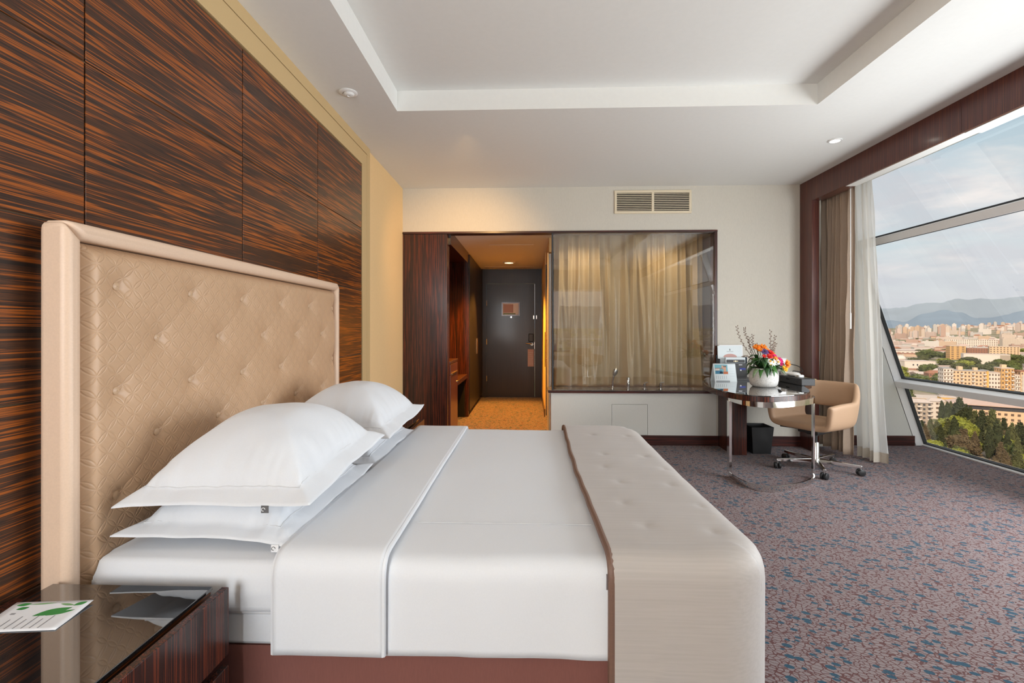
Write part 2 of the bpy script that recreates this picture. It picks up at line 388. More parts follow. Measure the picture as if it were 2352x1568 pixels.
# ledge under the glass = the bath surround
lg = struct(MB().box(gx0 - .055, gx1 + .0, YB - .035, 5.62, lz - .008, lz), 'trim_2', 'stone_dark', bevel=.002)
MB().box(gx0 - .05, gx1, YB - .028, 5.60, lz - .032, lz - .008).build('ledge_edge', 'ebony_y', lg)
# partition glass toward the bathroom, with return along the corridor
gp = thing('window_1', None, None, (1.1, YB, lz)); gp['kind'] = 'structure'
MB().box(gx0 + .006, gx1 - .012, YB + .0, YB + .010, lz, oz - .022).build('pane', 'glass_bath', gp)
MB().box(gx0 - .004, gx0 + .004, YB + .03, 5.85, lz, oz - .022).build('pane', 'glass_bath', gp)
# portal: column and beam of red-brown veneer round the window bay
pt = struct(MB().box(XW, XW + .075, 5.12, YB + .2, 0, H), 'trim_3', 'mahogany', bevel=.002)
MB().box(XW, XW + .022, 3.386, 5.12, 2.600, H).build('beam', 'mahogany', pt, bevel=.001)
MB().box(XW, XW + .022, -2.2, 3.384, 2.600, H).build('beam', 'mahogany', pt, bevel=.001)
MB().box(XW + .022, XW + .12, 3.386, 4.62, 2.600, 2.62).build('soffit', 'plaster', pt)
MB().box(XW + .022, XW + .135, -2.2, 3.384, 2.596, 2.62).build('soffit', 'plaster', pt)
MB().box(XW + .022, XW + .12, 4.62, 5.12, 2.600, 2.62).build('soffit', 'mahogany', pt)
# window bay: roof over the curtain pocket, end wall
struct(MB().box(XW - .02, 3.75, -2.3, YB + .25, 2.90, 2.98), 'ceiling_bay', 'plaster')
SL = .332                                           # the facade leans: x = 4.33 - SL*z
fx = lambda z: 4.33 - SL * z
nl = hypot(1, SL); NX, NZ = -1 / nl, -SL / nl       # inward normal of the facade
e = MB()
e.add([(2.95, YB + .08, 0), (fx(0) - .115, YB + .08, 0), (fx(2.95) - .115, YB + .08, 2.95), (2.95, YB + .08, 2.95), (2.95, YB + .2, 0), (fx(0) - .115, YB + .2, 0), (fx(2.95) - .115, YB + .2, 2.95), (2.95, YB + .2, 2.95)],
      [(0, 1, 2, 3), (4, 7, 6, 5), (0, 4, 5, 1), (1, 5, 6, 2), (2, 6, 7, 3), (3, 7, 4, 0)])
struct(e, 'wall_right', 'plaster_wall', smooth=False)
# facade: mullions, transoms, panes
win = thing('window_2', None, None, (4.33, 2.0, 0)); win['kind'] = 'structure'
def fbar(z0, z1, y0, y1, dep, out=.0):
    """a bar set square to the leaning glass"""
    p = []
    for z in (z0, z1):
        bx, bz = fx(z), z
        p.append([(bx - NX * out, y0, bz - NZ * out), (bx + NX * dep, y0, bz + NZ * dep), (bx + NX * dep, y1, bz + NZ * dep), (bx - NX * out, y1, bz - NZ * out)])
    return MB().hexa(p[0] + p[1])
yf = YB + .10
for y in (yf, 1.2, -2.25):
    fbar(-.05, 2.95, y - .02, y + .035, .115).build('mullion', 'alu', win)
    fbar(-.05, 2.95, y - .035, y - .02, .03).build('gasket', 'gasket', win)
for z0, z1 in ((.672, .735), (2.15, 2.215)):
    for a, b in ((1.235, yf - .02), (-2.25, 1.18)):
        fbar(z0, z1, a, b, .115).build('transom', 'alu', win, bevel=.002)
        fbar(z1, z1 + .012, a, b, .03).build('gasket', 'gasket', win)
        fbar(z0 - .012, z0, a, b, .03).build('gasket', 'gasket', win)
for a, b in ((1.235, yf - .02), (-2.25, 1.18)):
    fbar(-.02, .028, a, b, .05).build('sill', 'alu', win, bevel=.002)
    fbar(.028, .04, a, b, .03).build('gasket', 'gasket', win)
    for z0, z1 in ((.04, .66), (.747, 2.138), (2.227, 2.95)):
        fbar(z0, z1, a, b, .010, .010).build('pane', 'glass', win)
# rear wall with a window (seen only as a reflection in the partition glass)
struct(MB().box(XL - .1, .60, YR - .12, YR, 0, H).box(.60, 2.0, YR - .12, YR, 0, .55).box(.60, 2.0, YR - .12, YR, 2.32, H).box(2.0, 4.3, YR - .12, YR, 0, 2.95), 'wall_rear', 'wallpaper', smooth=False)
w3 = struct(MB().box(.60, .65, YR - .09, YR - .03, .55, 2.32).box(1.95, 2.0, YR - .09, YR - .03, .55, 2.32).box(.65, 1.95, YR - .09, YR - .03, .55, .60).box(.65, 1.95, YR - .09, YR - .03, 2.27, 2.32).box(.65, 1.95, YR - .085, YR - .035, .98, 1.02), 'window_3', 'alu')
MB().box(.65, 1.95, YR - .065, YR - .055, .60, 2.27).build('pane', 'glass', w3)
# window-like frame and blind, added on the solid wall round the rear fill lamp
lamp_frame = struct(MB().box(-1.39, -1.33, YR, YR + .05, .66, 2.44).box(-.61, -.55, YR, YR + .05, .66, 2.44).box(-1.33, -.61, YR, YR + .05, .66, .73).box(-1.33, -.61, YR, YR + .05, 2.37, 2.44), 'fill_lamp_frame', 'alu', bevel=.002)
MB().box(-1.33, -.61, YR + .010, YR + .014, .73, 2.37).build('added_blind', 'sheer', lamp_frame)
# ------------------------------------------------------------------ corridor
CZ = 2.375; DY = 8.95
struct(MB().box(-1.5, .30, YB + .11, DY + .2, CZ, CZ + .05), 'ceiling_corridor', 'plaster')
hb = thing('trim_6', None, None, (0, 6, CZ)); hb['kind'] = 'structure'
MB().box(-.52, .06, 6.35, 7.0, CZ - .003, CZ).build('hatch_panel', 'plaster', hb)
MB().box(-.80, .08, 8.62, 8.78, CZ - .004, CZ).build('slot_diffuser', 'cream_metal', hb)
# veneered closet end that faces the room
struct(MB().box(XL, -.905, YB + .0, YB + .09, 0, oz - .02), 'wall_closet_end', 'ebony_v', bevel=.003)
# left side of the corridor: niche, wardrobe
struct(MB().box(-1.52, -1.50, YB + .09, DY, 0, CZ).box(-1.5, -.9, YB + .091, 5.44, 0, 2.20).box(-1.5, -.875, 6.96, 7.02, 0, 2.22).box(-1.5, -.88, YB + .091, 7.02, 2.22, CZ), 'wall_niche', 'ebony_v')
wr = thing('wardrobe', 'tall dark wardrobe with two glossy doors along the corridor', 'wardrobe', (-1.15, 7.9, 0))
MB().box(-1.49, -.885, 7.03, DY - .02, .06, 2.36).box(-1.49, -.92, 7.03, DY - .02, 0, .06).build('carcass', 'black_wood', wr)
for a, b, hy in ((7.04, 7.98, 7.93), (7.985, 8.92, 8.04)):
    d = MB().box(-.885, -.865, a, b, .07, 2.355).build('door', 'black_wood', wr, bevel=.002)
    MB().box(-.865, -.856, hy - .004, hy + .004, .86, 1.11).build('handle', 'bronze', d, bevel=.002)
mbar = thing('minibar_cabinet', 'low brown cabinet with drawer inside the corridor niche', 'cabinet', (-1.15, 5.75, 0))
MB().box(-1.49, -.905, 5.45, 6.02, 0, .87).build('body', 'mahogany', mbar, bevel=.003)
MB().box(-1.50, -.890, 5.45, 6.04, .87, .90).build('top', 'ebony_y', mbar, bevel=.003)
d = MB().box(-.905, -.89, 5.46, 6.01, .745, .862).build('drawer', 'mahogany', mbar, bevel=.002)
MB().box(-.89, -.878, 5.52, 5.95, .745, .758).build('handle', 'bronze', d)
d = MB().box(-.905, -.89, 5.46, 6.01, .02, .738).build('door', 'mahogany', mbar, bevel=.002)
MB().tube([(-.89, 5.96, .62), (-.884, 5.96, .62)], .012).build('lock', 'steel', d)
bn = thing('luggage_bench', 'open luggage bench with dark void beneath, in corridor niche', 'bench', (-1.15, 6.5, 0))
MB().box(-1.49, -.89, 6.045, 6.955, .56, .62).build('top', 'ebony_y', bn, bevel=.003)
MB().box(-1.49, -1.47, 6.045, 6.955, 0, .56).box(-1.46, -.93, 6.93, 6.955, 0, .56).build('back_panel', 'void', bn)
for z in (.72, .86): MB().box(-1.49, -1.18, 6.2, 6.955, z, z + .018).build('shelf', 'ebony_y', bn)
# end wall and entrance door
struct(MB().box(-1.5, -.80, DY, DY + .12, 0, CZ).box(.125, .30, DY, DY + .12, 0, CZ).box(-.80, .125, DY, DY + .12, 2.125, CZ), 'wall_entrance', 'black_wood')
dr = thing('door_1', None, None, (-.34, DY + .02, 0)); dr['kind'] = 'structure'
MB().box(-.80, -.786, DY - .012, DY + .1, 0, 2.125).box(.108, .125, DY - .012, DY + .1, 0, 2.125).box(-.786, .108, DY - .012, DY + .1, 2.108, 2.125).build('door_frame', 'black_wood', dr)
leaf = MB().box(-.783, .105, DY + .012, DY + .06, .006, 2.103).build('door_leaf', 'black_wood', dr, bevel=.002)
for z in (.30, .98, 1.70): MB().tube([(-.786, DY + .008, z), (-.786, DY + .008, z + .1)], .008).build('hinge', 'steel', dr)
lk = MB().box(-.008, .085, DY - .025, DY + .012, 1.03, 1.18).build('lock_housing', 'black', dr, bevel=.012)
MB().box(-.02, .09, DY + .004, DY + .012, .90, 1.03).build('lock_plate', 'black_wood', dr)
lv = MB().tube([(.055, DY + .01, .995), (.055, DY - .045, .995), (.03, DY - .05, .995), (-.06, DY - .05, 1.005)], .009).build('lever_handle', 'chrome', dr)
MB().tube([(.055, DY + .005, .985), (.055, DY - .012, .985)], .026).build('rosette', 'chrome', dr)
MB().tube([(-.33, DY + .012, 1.488), (-.33, DY + .002, 1.488)], .016, 16).build('peephole', 'steel', dr)
MB().box(.075, .10, DY - .01, DY + .012, 1.45, 1.52).box(.128, .150, DY - .02, DY, 1.45, 1.52).build('security_latch', 'steel', dr, bevel=.004)
MB().box(.100, .106, DY + .0, DY + .014, .90, 1.02).build('strike_plate', 'steel', dr)
hg = thing('door_hanger', 'pale pink card hanging from the entrance door lever', 'door sign', (.03, DY, .58))
MB().box(-.024, .088, DY - .004, DY - .001, .575, .895).build('card', 'pinkpaper', hg)
for k in range(7): MB().box(-.01, .074 - .01 * (k % 3), DY - .0048, DY - .004, .62 + .035 * k, .626 + .035 * k).build('print_line', 'linen_seam', hg)
nt_ = thing('framed_notice', 'small framed floor plan notice on the entrance door', 'picture', (-.34, DY, 1.51))
MB().box(-.508, -.169, DY - .006, DY + .012, 1.51, 1.53).box(-.508, -.169, DY - .006, DY + .012, 1.742, 1.762).box(-.508, -.486, DY - .006, DY + .012, 1.53, 1.742).box(-.191, -.169, DY - .006, DY + .012, 1.53, 1.742).build('frame', 'mahogany', nt_)
MB().box(-.486, -.191, DY + .004, DY + .012, 1.53, 1.742).build('sheet', 'paper', nt_)
MB().box(-.475, -.29, DY + .003, DY + .004, 1.57, 1.725).build('floor_plan', 'pinkpaper', nt_)
MB().box(-.475, -.25, DY + .003, DY + .004, 1.54, 1.56).build('green_strip', flat('green_print', (.16, .30, .2), .7), nt_)
# right side of the corridor: cream wall, sliding glass bathroom door
struct(MB().box(.235, .30, 7.0, DY, 0, CZ).box(.245, .30, 5.86, 7.0, 2.20, CZ), 'wall_corridor', 'wallpaper_yellow', smooth=False)
struct(MB().box(.222, .235, 7.0, DY, 0, .11), 'baseboard_corridor', 'ebony_v')
sd = thing('door_2', None, None, (.25, 6.3, 0)); sd['kind'] = 'structure'
MB().box(.246, .256, 5.95, 6.95, .03, 2.19).build('door_leaf', 'glass_bath', sd)
MB().box(.240, .262, 5.93, 5.955, .03, 2.19).build('stile', 'alu', sd)
MB().box(.240, .262, 6.94, 6.965, .03, 2.19).build('stile', 'gasket', sd)
for x in (.205, .297):
    hd = MB().tube([(x, 6.0, .80), (x, 6.0, 1.23)], .010).build('pull_handle', 'bronze', sd)
    for z in (.90, 1.14): MB().tube([(x, 6.0, z), (.251, 6.0, z)], .007).build('standoff', 'bronze', hd)
MB().box(.222, .240, 5.87, 5.93, .0, 2.19).build('jamb', 'wallpaper_yellow', sd)
# bathroom box behind the drape
struct(MB().box(.30, 2.3, 7.4, 7.5, 0, 2.45).box(2.2, 2.3, 5.46, 7.4, 0, 2.45).box(.30, 2.3, YB + .12, 7.4, 2.40, 2.45).box(.30, 2.3, 5.46, 7.4, -.05, 0), 'wall_bathroom', 'plaster_wall', smooth=False)

# corridor and room lamps
def downlight(x, y, z, mat, label, r=.045, ring='white_plastic'):
    t = thing('ceiling_downlight', label, 'ceiling light', (x, y, z))
    MB().lathe([(r * 1.45, 0), (r * 1.5, -.004), (r * 1.35, -.009), (r * 1.05, -.009), (r, -.003)], (x, y, z), 28).build('ring', ring, t)
    MB().lathe([(.004, -.002), (r, -.004), (r * .9, -.0045), (.003, -.0055)], (x, y, z), 24).build('lens', mat, t)
    return t
downlight(-.334, 8.07, CZ, 'lamp', 'glowing amber downlight in the corridor ceiling by the entrance door', .07)
spot('corridor_lamp', (-.334, 8.0, CZ - .03), 430, (1, .42, .045), 84, .5, .05, (radians(-24), 0, 0))
spot('corridor_lamp_near', (-.334, 6.35, CZ - .03), 360, (1, .42, .045), 112, .5, .05)
downlight(2.531, 4.094, H, 'lamp_white', 'lit recessed downlight above the desk chair near the window beam', .036)
spot('window_downlight', (2.531, 4.094, H - .02), 16, (1, .86, .66), 110, .8, .035)
t = thing('ceiling_eyeball_spot', 'small white unlit eyeball spot in the ceiling over the bed wall', 'ceiling light', (-1.192, 3.152, H))
MB().lathe([(.058, 0), (.06, -.004), (.052, -.010), (.036, -.011), (.032, -.004)], (-1.192, 3.152, H), 28).build('ring', 'white_plastic', t)
MB().lathe([(.032, -.002), (.034, -.012), (.026, -.022), (.012, -.026), (.010, -.022)], (-1.185, 3.150, H), 20).build('eyeball', 'white_plastic', t)
spot('corner_fill_spot', (-.50, 3.85, H - .06), 105, (1, .58, .22), 84, 1.0, .10, (radians(60), 0, radians(8)))  # warm spot without a fixture, added to warm the upper back wall

for x, lab in ((.62, 'bathroom downlight above the gold curtain, nearer the corridor'), (1.55, 'bathroom downlight above the gold curtain, nearer the desk')):
    downlight(x, 5.545, 2.40, 'lamp', lab, .035); spot('bath_lamp', (x, 5.50, 2.30), 11, (1, .80, .55), 170, 1.0, .05)
# air vent in the back wall
vt = thing('air_vent', 'cream louvred air grille high on the back wall', 'vent', (1.35, YB, 2.53))
vx0, vx1, vz0, vz1 = .936, 1.767, 2.53, 2.783
f = MB().box(vx0, vx1, YB - .014, YB, vz0, vz0 + .026).box(vx0, vx1, YB - .014, YB, vz1 - .026, vz1)
mid = (vx0 + vx1) / 2
for a, b in ((vx0, vx0 + .024), (vx1 - .024, vx1), (mid - .013, mid + .013)): f.box(a, b, YB - .014, YB, vz0 + .026, vz1 - .026)
f.build('frame', 'cream_metal', vt, bevel=.002)
MB().box(vx0 + .02, vx1 - .02, YB - .002, YB, vz0 + .02, vz1 - .02).build('cavity', 'vent_dark', vt)
for a, b in ((vx0 + .024, mid - .013), (mid + .013, vx1 - .024)):
    for k in range(10):
        z = vz0 + .036 + k * .0196
        MB().hexa([(a, YB - .012, z), (b, YB - .012, z), (b, YB - .003, z + .004), (a, YB - .003, z + .004), (a, YB - .012, z + .007), (b, YB - .012, z + .007), (b, YB - .003, z + .010), (a, YB - .003, z + .010)]).build('slat', 'cream_metal', vt, smooth=False)

# ------------------------------------------------------------------ drapes
def drape(name, label, mat, x0, x1, yc, z0, z1, nf, amp, seed, along='x', flare=0.0, nx=260, nzv=44, lean=(0, 0), parent=None):
    rnd = random.Random(seed); ph = [rnd.uniform(0, 6.3) for _ in range(6)]
    def fn(u, v):
        z = z0 + (z1 - z0) * v; low = 1 - v
        w = u + .012 * sin(7 * u + 5 * low + ph[0]) * low + .018 * sin(3.1 * low * 2 + 11 * u + ph[1]) * low
        a = amp * (.55 + .75 * low ** .7)
        th = 2 * pi * nf * w + 1.3 * sin(2 * pi * 1.7 * u + ph[2])
        y = a * (.62 * sin(th) + .30 * sin(2 * th + ph[3] + 2.2 * low) + .34 * low * sin(2 * pi * nf * .43 * w + ph[4]))
        y += .25 * amp * nz(u * 14, z * 3.2, seed)
        s = x0 + (x1 - x0) * u + flare * low ** 2 * (u - .3) * (x1 - x0)
        s += .35 * a * sin(th + 1.2)
        p = (s, yc + y) if along == 'x' else (yc + y, s)
        return (p[0] + lean[0] * low, p[1] + lean[1] * low, z)
    return MB().grid(fn, nx, nzv), fn
def loose_drape(x0, x1, yc, z0, z1, n, seed):
    """a loosely hung satin curtain: single folds of their own width that lean, fork and fade"""
    rr = random.Random(seed); F_ = []
    for i in range(n):
        c = (i + .5 + rr.uniform(-.32, .32)) / n
        F_.append((c, rr.uniform(.016, .032), rr.uniform(.08, .15), rr.uniform(-.030, .030), rr.uniform(0, 6.3), rr.uniform(-.004, .010)))
    G_ = [(rr.random(), rr.uniform(.006, .012), rr.uniform(.02, .05), rr.uniform(-.05, .05), rr.uniform(.2, .8), rr.uniform(.12, .35)) for _ in range(n)]
    def fn(u, v):
        low = 1 - v; y = 0
        for c, w, a_, dr, ph, wob in F_:
            cc = c + dr * low ** 1.4 + wob * sin(3.2 * low + ph); ww = w * (.55 + 1.0 * low); q = (u - cc) / ww
            if abs(q) < 4: y -= a_ * (.45 + .55 * low ** .5) * exp(-abs(q) ** 1.55)
        for c, w, a_, dr, zc_, zw in G_:
            q = (u - c - dr * low) / (w * (.6 + low)); k = (v - zc_) / zw
            if abs(q) < 3.5 and abs(k) < 3: y -= a_ * exp(-q * q) * exp(-k * k)
        y += .010 * nz(u * 8, v * 3, seed)
        return (x0 + (x1 - x0) * u + .004 * nz(u * 30, v * 6, seed), yc + y, z0 + (z1 - z0) * v)
    return MB().grid(fn, 520, 70)
mb = loose_drape(.30, 2.06, 5.83, lz + .002, oz + .06, 14, 12)
solo(mb, 'bathroom_drape', 'drape_gold', 'gold-taupe satin curtain behind the bathroom partition glass', 'curtain', solid=.002)
mb, _ = drape('d', '', 'drape_taupe', 5.31, 4.79, 3.125, .045, 2.80, 6.5, .042, 8, along='y', nx=150)
solo(mb, 'window_drape', 'drape_taupe', 'taupe drape gathered beside the dark window column', 'curtain', solid=.003)
sh = thing('sheer_curtain', 'sheer white curtain gathered at the slanted window edge', 'curtain', (3.2, 4.8, .0))
mb, fn = drape('d', '', 'sheer', 4.90, 4.625, 3.19, .105, 2.80, 3.5, .036, 5, along='y', flare=.06, nx=140, lean=(.11, .0)); mb.build('voile', 'sheer', sh)
def hemf(u, v):
    p = fn(u, 0); return (p[0], p[1], .012 + .097 * v)
MB().grid(hemf, 140, 2).build('hem', 'hem', sh)
wd = thing('curtain_wand', 'thin white draw wand hanging between drape and sheer', 'curtain wand', (3.06, 4.72, 1.25))
MB().tube([(3.062, 4.72, 2.62), (3.062, 4.72, 1.42)], .0045, 8).build('rod', 'white_plastic', wd)
MB().tube([(3.062, 4.72, 1.42), (3.062, 4.72, 1.27)], .008, 8).build('grip', 'white_plastic', wd)

# bath fittings on the ledge behind the glass
yt = 5.46
hs = thing('hand_shower', 'chrome hand shower standing on the bath ledge', 'tap', (.935, yt, lz))
MB().lathe([(.022, 0), (.022, .006), (.012, .012), (.011, .03)], (.935, yt, lz), 18).build('holder', 'chrome', hs)
MB().tube([(.935, yt, lz + .02), (.937, yt, lz + .08), (.945, yt, lz + .13), (.955, yt, lz + .16)], [.010, .010, .012, .014], 12).build('stem', 'chrome', hs)
MB().tube([(.95, yt, lz + .145), (.962, yt, lz + .18), (.974, yt, lz + .215), (.98, yt, lz + .23)], [.014, .030, .026, .008], 14).build('head', 'steel', hs)
sp_ = thing('bath_spout', 'chrome cylindrical bath spout beside the hand shower', 'tap', (1.109, yt, lz))
MB().lathe([(.024, 0), (.024, .004), (.0185, .006), (.0185, .045), (.020, .047), (.020, .124), (.018, .128)], (1.109, yt, lz), 22).build('body', 'chrome', sp_)
for i, (x, lab) in enumerate(((1.292, 'chrome bath tap nearer the cylindrical spout'), (1.47, 'chrome bath tap farther from the cylindrical spout'))):
    t = thing('bath_tap', lab, 'tap', (x, yt, lz), group='bath taps on the ledge')
    MB().lathe([(.026, 0), (.026, .006), (.013, .012), (.015, .016), (.015, .058), (.009, .062), (.009, .07)], (x, yt, lz), 18).build('body', 'chrome', t)
    MB().tube([(x - .008, yt, lz + .068), (x + .035, yt, lz + .072)], .005, 8).build('lever', 'chrome', t)

# ------------------------------------------------------------------ headboard
hbd = thing('headboard', 'tall tan button-tufted headboard with pale leather frame behind the bed', 'headboard', (-1.33, 2.24, 0))
MB().box(-1.387, -1.30, 1.35, 3.13, .02, 1.50).build('backing', 'frame_fabric', hbd)
def mitre(poly): return MB().prism(poly, -1.352, -1.266, ax=0)
for poly, nm in (([(1.282, .02), (1.333, .02), (1.333, 1.522), (1.282, 1.571)], 'side_frame'), ([(3.152, .02), (3.203, .02), (3.203, 1.571), (3.152, 1.522)], 'side_frame'), ([(1.2825, 1.572), (1.3335, 1.5225), (3.1515, 1.5225), (3.2025, 1.572)], 'top_frame')):
    o = mitre(poly).build(nm, 'frame_fabric', hbd); m = o.modifiers.new('edge', 'BEVEL'); m.width = .020; m.segments = 4; m.limit_method = 'ANGLE'; m.angle_limit = radians(60)
btn = []
for r in range(7):
    n_ = 6 if r % 2 == 0 else 5
    for k in range(n_): btn.append(((1.456 if r % 2 == 0 else 1.620) + .3295 * k, 1.402 - .1618 * r))
def tuft(u, v):
    y = 1.336 + (3.149 - 1.336) * u; z = .46 + (1.519 - .46) * v
    ed = min(y - 1.336, 3.149 - y, 1.519 - z)
    x = -1.264 - .040 * (1 - min(1, ed / .055)) ** 2.2
    for by, bz in btn:
        dy, dz = abs(y - by), z - bz; r = hypot(dy, dz)
        if r < .16:
            x -= .020 * exp(-(r / .030) ** 1.1) + .003 * exp(-(r / .075) ** 2)
            a = abs(abs(dz) - dy * .98)                     # faint gathers toward the neighbouring buttons
            x -= .0035 * exp(-(a / .007) ** 2) * exp(-r / .055)
            x += .0022 * exp(-(abs(dz - .35 * dy) / .008) ** 2) * exp(-r / .06)
    return (x, y, z)
MB().grid(tuft, 300, 170).build('tufted_panel', 'tufted', hbd, ang=80)
for by, bz in btn:
    if bz < .74: continue
    b = MB(); pr = [(.0135, -.002), (.0145, .003), (.012, .008), (.006, .0105), (.001, .011)]
    n = 16; vs = []; fs = []
    for r_, h_ in pr: vs += [(-1.287 + h_, by + r_ * cos(2 * pi * k / n), bz + r_ * sin(2 * pi * k / n)) for k in range(n)]
    for i in range(len(pr) - 1):
        for k in range(n): fs.append((i * n + k, i * n + (k + 1) % n, (i + 1) * n + (k + 1) % n, (i + 1) * n + k))
    b.add(vs, fs).build('button', 'button_leather', hbd)

# ------------------------------------------------------------------ bed
bed = thing('bed', 'wide bed with white mattress and brown skirted base against the headboard', 'bed', (-.3, 2.19, 0))
def skirt_fn(u, v):
    x = -1.255 + 1.87 * u
    return (x, 1.337 + .004 * sin(38 * u) * (1 - v) + .003 * nz(x * 5, v * 2, 3), .02 + .36 * v)
MB().box(-1.255, .612, 1.345, 3.035, .02, .378).build('base', 'skirt', bed)
MB().grid(skirt_fn, 90, 6).build('skirt_panel', 'skirt', bed)
MB().box(-1.255, .605, 1.338, 3.04, .378, .474).build('box_spring', 'linen', bed, bevel=.012)
def matt(u, v):
    # cross-section running round the mattress side and top, head to foot
    x = -1.262 + 1.85 * u
    P = [(1.345, .468), (1.326, .480), (1.322, .53), (1.328, .575), (1.350, .606), (1.40, .619), (2.19, .624), (2.98, .619), (3.03, .606), (3.052, .575), (3.058, .53), (3.054, .49), (3.035, .478)]
    t = v * (len(P) - 1); i = min(int(t), len(P) - 2); f = t - i
    y = P[i][0] * (1 - f) + P[i + 1][0] * f; z = P[i][1] * (1 - f) + P[i + 1][1] * f
    e = exp(-(x + 1.262) / .05)                         # pinched corner at the head end
    y = y + (2.19 - y) * .035 * e; z -= .02 * e * (z > .55)
    z += .004 * nz(x * 4, y * 4, 5) + .006 * exp(-(x + 1.26) / .12) * sin(z * 90 + y * 3) * (y < 1.4)
    y += .004 * nz(x * 7, z * 9, 2)
    return (x, y, z)
MB().grid(matt, 120, 48).build('mattress', 'linen', bed, ang=80)
MB().tube([(-1.24, 1.336, .472), (.58, 1.336, .472)], .004, 8).build('piping', 'linen_seam', bed)

def path(pts, rad, n=7):
    """polyline with rounded corners, resampled evenly"""
    out = [pts[0]]
    for i in range(1, len(pts) - 1):
        p, a, b = Vector(pts[i]), Vector(pts[i - 1]), Vector(pts[i + 1]); u = (a - p).normalized(); w = (b - p).normalized()
        s, e = p + u * rad, p + w * rad
        for k in range(n + 1):
            t = k / n; q = s * (1 - t) ** 2 + p * 2 * t * (1 - t) + e * t * t; out.append(tuple(q))
    out.append(pts[-1])
    L = [0]
    for a, b in zip(out, out[1:]): L.append(L[-1] + hypot(b[0] - a[0], b[1] - a[1]))
    def f(t):
        d = t * L[-1]
        for i in range(len(L) - 1):
            if d <= L[i + 1] + 1e-9:
                k = (d - L[i]) / max(1e-9, L[i + 1] - L[i]); return (out[i][0] + (out[i + 1][0] - out[i][0]) * k, out[i][1] + (out[i + 1][1] - out[i][1]) * k)
        return out[-1]
    return f
def cover(x0, xf, yn, yfar, zt, bot_n, bot_f, foot, rad, off, nu, nv, wr=.004, seed=1, edge_wave=0):
    """a cloth lying over the bed: near side drop, top, far drop, and a drop at the foot when foot is set"""
    ypath = path([(yn - off, bot_n), (yn - off, zt + off), (yfar + off, zt + off), (yfar + off, bot_f)], rad)
    xpath = path([(x0, zt + off), (xf + off, zt + off), (xf + off, foot)], rad * 1.5) if foot is not None else None
    def fn(u, v):
        y, zy = ypath(v)
        if xpath: x, zx = xpath(u)
        else: x, zx = x0 + (xf - x0) * u, zt + off
        z = min(zy, zx); k = (zt + off - z)
        if xpath:
            R = .17; dx = x - (xf + off - R)
            for sg, ye in ((1, yn - off), (-1, yfar + off)):
                dy = ((ye + R) - y) if sg > 0 else (y - (ye - R))
                if dx > 0 and dy > 0:
                    q = max(dx, dy) / hypot(dx, dy); x = xf + off - R + dx * q; y = (ye + R - dy * q) if sg > 0 else (ye - R + dy * q)
        top = exp(-k * 14)
        x += edge_wave * (1 - u) * (.020 * sin(y * 2.3 + seed) + .010 * nz(y * 6, 1, seed))
        z += wr * top * (nz(x * 2.2, y * 1.6, seed) * 1.8 + nz(x * 6, y * 5, seed + 9) * .6)
        if k > .02:
            y += (1 if y > 2 else -1) * wr * (nz(x * 5, z * 2, seed) * 1.2 + .5 * nz(x * 16, z * 1.5, seed + 4)) * min(1, k * 8)
        return (x, y, z)
    return MB().grid(fn, nu, nv), fn
dv = thing('duvet', 'white duvet covering the bed with its head end folded back', 'duvet', (-.05, 2.19, .375))
mb, _ = cover(-.68, .645, 1.312, 3.078, .634, .378, .40, .36, .055, 0, 90, 120, .004, 2); mb.build('cover', 'linen', dv, solid=.006, ang=80)
mb, ffn = cover(-.695, -.395, 1.312, 3.078, .634, .386, .42, None, .060, .016, 24, 120, .003, 4, 0); mb.build('turned_down_fold', 'linen', dv, solid=.016, ang=80)
MB().tube([ffn(1, i / 120) for i in range(121)], .0085, 8).build('fold_edge', 'linen', dv)
MB().tube([ffn(0, i / 120) for i in range(121)], .008, 8).build('fold_edge', 'linen', dv)
MB().tube([(-.37, 2.19 - .62, .6385), (0, 1.568, .6395), (.2, 1.562, .6405)], .0010, 6).build('seam', 'linen_seam', dv)

# taupe runner over the foot of the bed
rn = thing('bed_runner', 'taupe satin bed runner draped over the foot of the bed', 'bed runner', (.45, 2.19, .2))
pk = [(.36, 1.50), (.55, 1.46), (.36, 1.93), (.55, 1.90), (.36, 2.36), (.55, 2.33), (.36, 2.78), (.55, 2.76), (.33, 1.70), (.59, 1.68), (.33, 2.14), (.59, 2.12)]
mb, rfn0 = cover(.215, .668, 1.300, 3.085, .652, .16, .30, .20, .060, .006, 90, 190, .004, 6, .5)
def rfn(u, v):
    x, y, z = rfn0(u, v)
    for px, py in pk:
        r = hypot((x - px) * 1.0, y - py)
        if r < .12 and z > .5: z -= .010 * exp(-(r / .018) ** 1.2) - .003 * exp(-(abs(y - py) / .012) ** 2) * exp(-r / .04)
    return (x, y, z)
MB().grid(rfn, 90, 190).build('runner_cover', 'satin', rn, solid=.016, ang=80)
MB().tube([rfn(0, i / 150) for i in range(151)], .0105, 8).build('edge_binding', fine('brown_binding', (.17, .095, .068), .5, .08, 200, .1), rn)
MB().tube([rfn(i / 60, 0) for i in range(61)], .008, 8).build('bottom_binding', 'satin', rn)
MB().box(.206, .222, 1.296, 1.300, .575, .615).build('zip_pull', 'steel', rn)

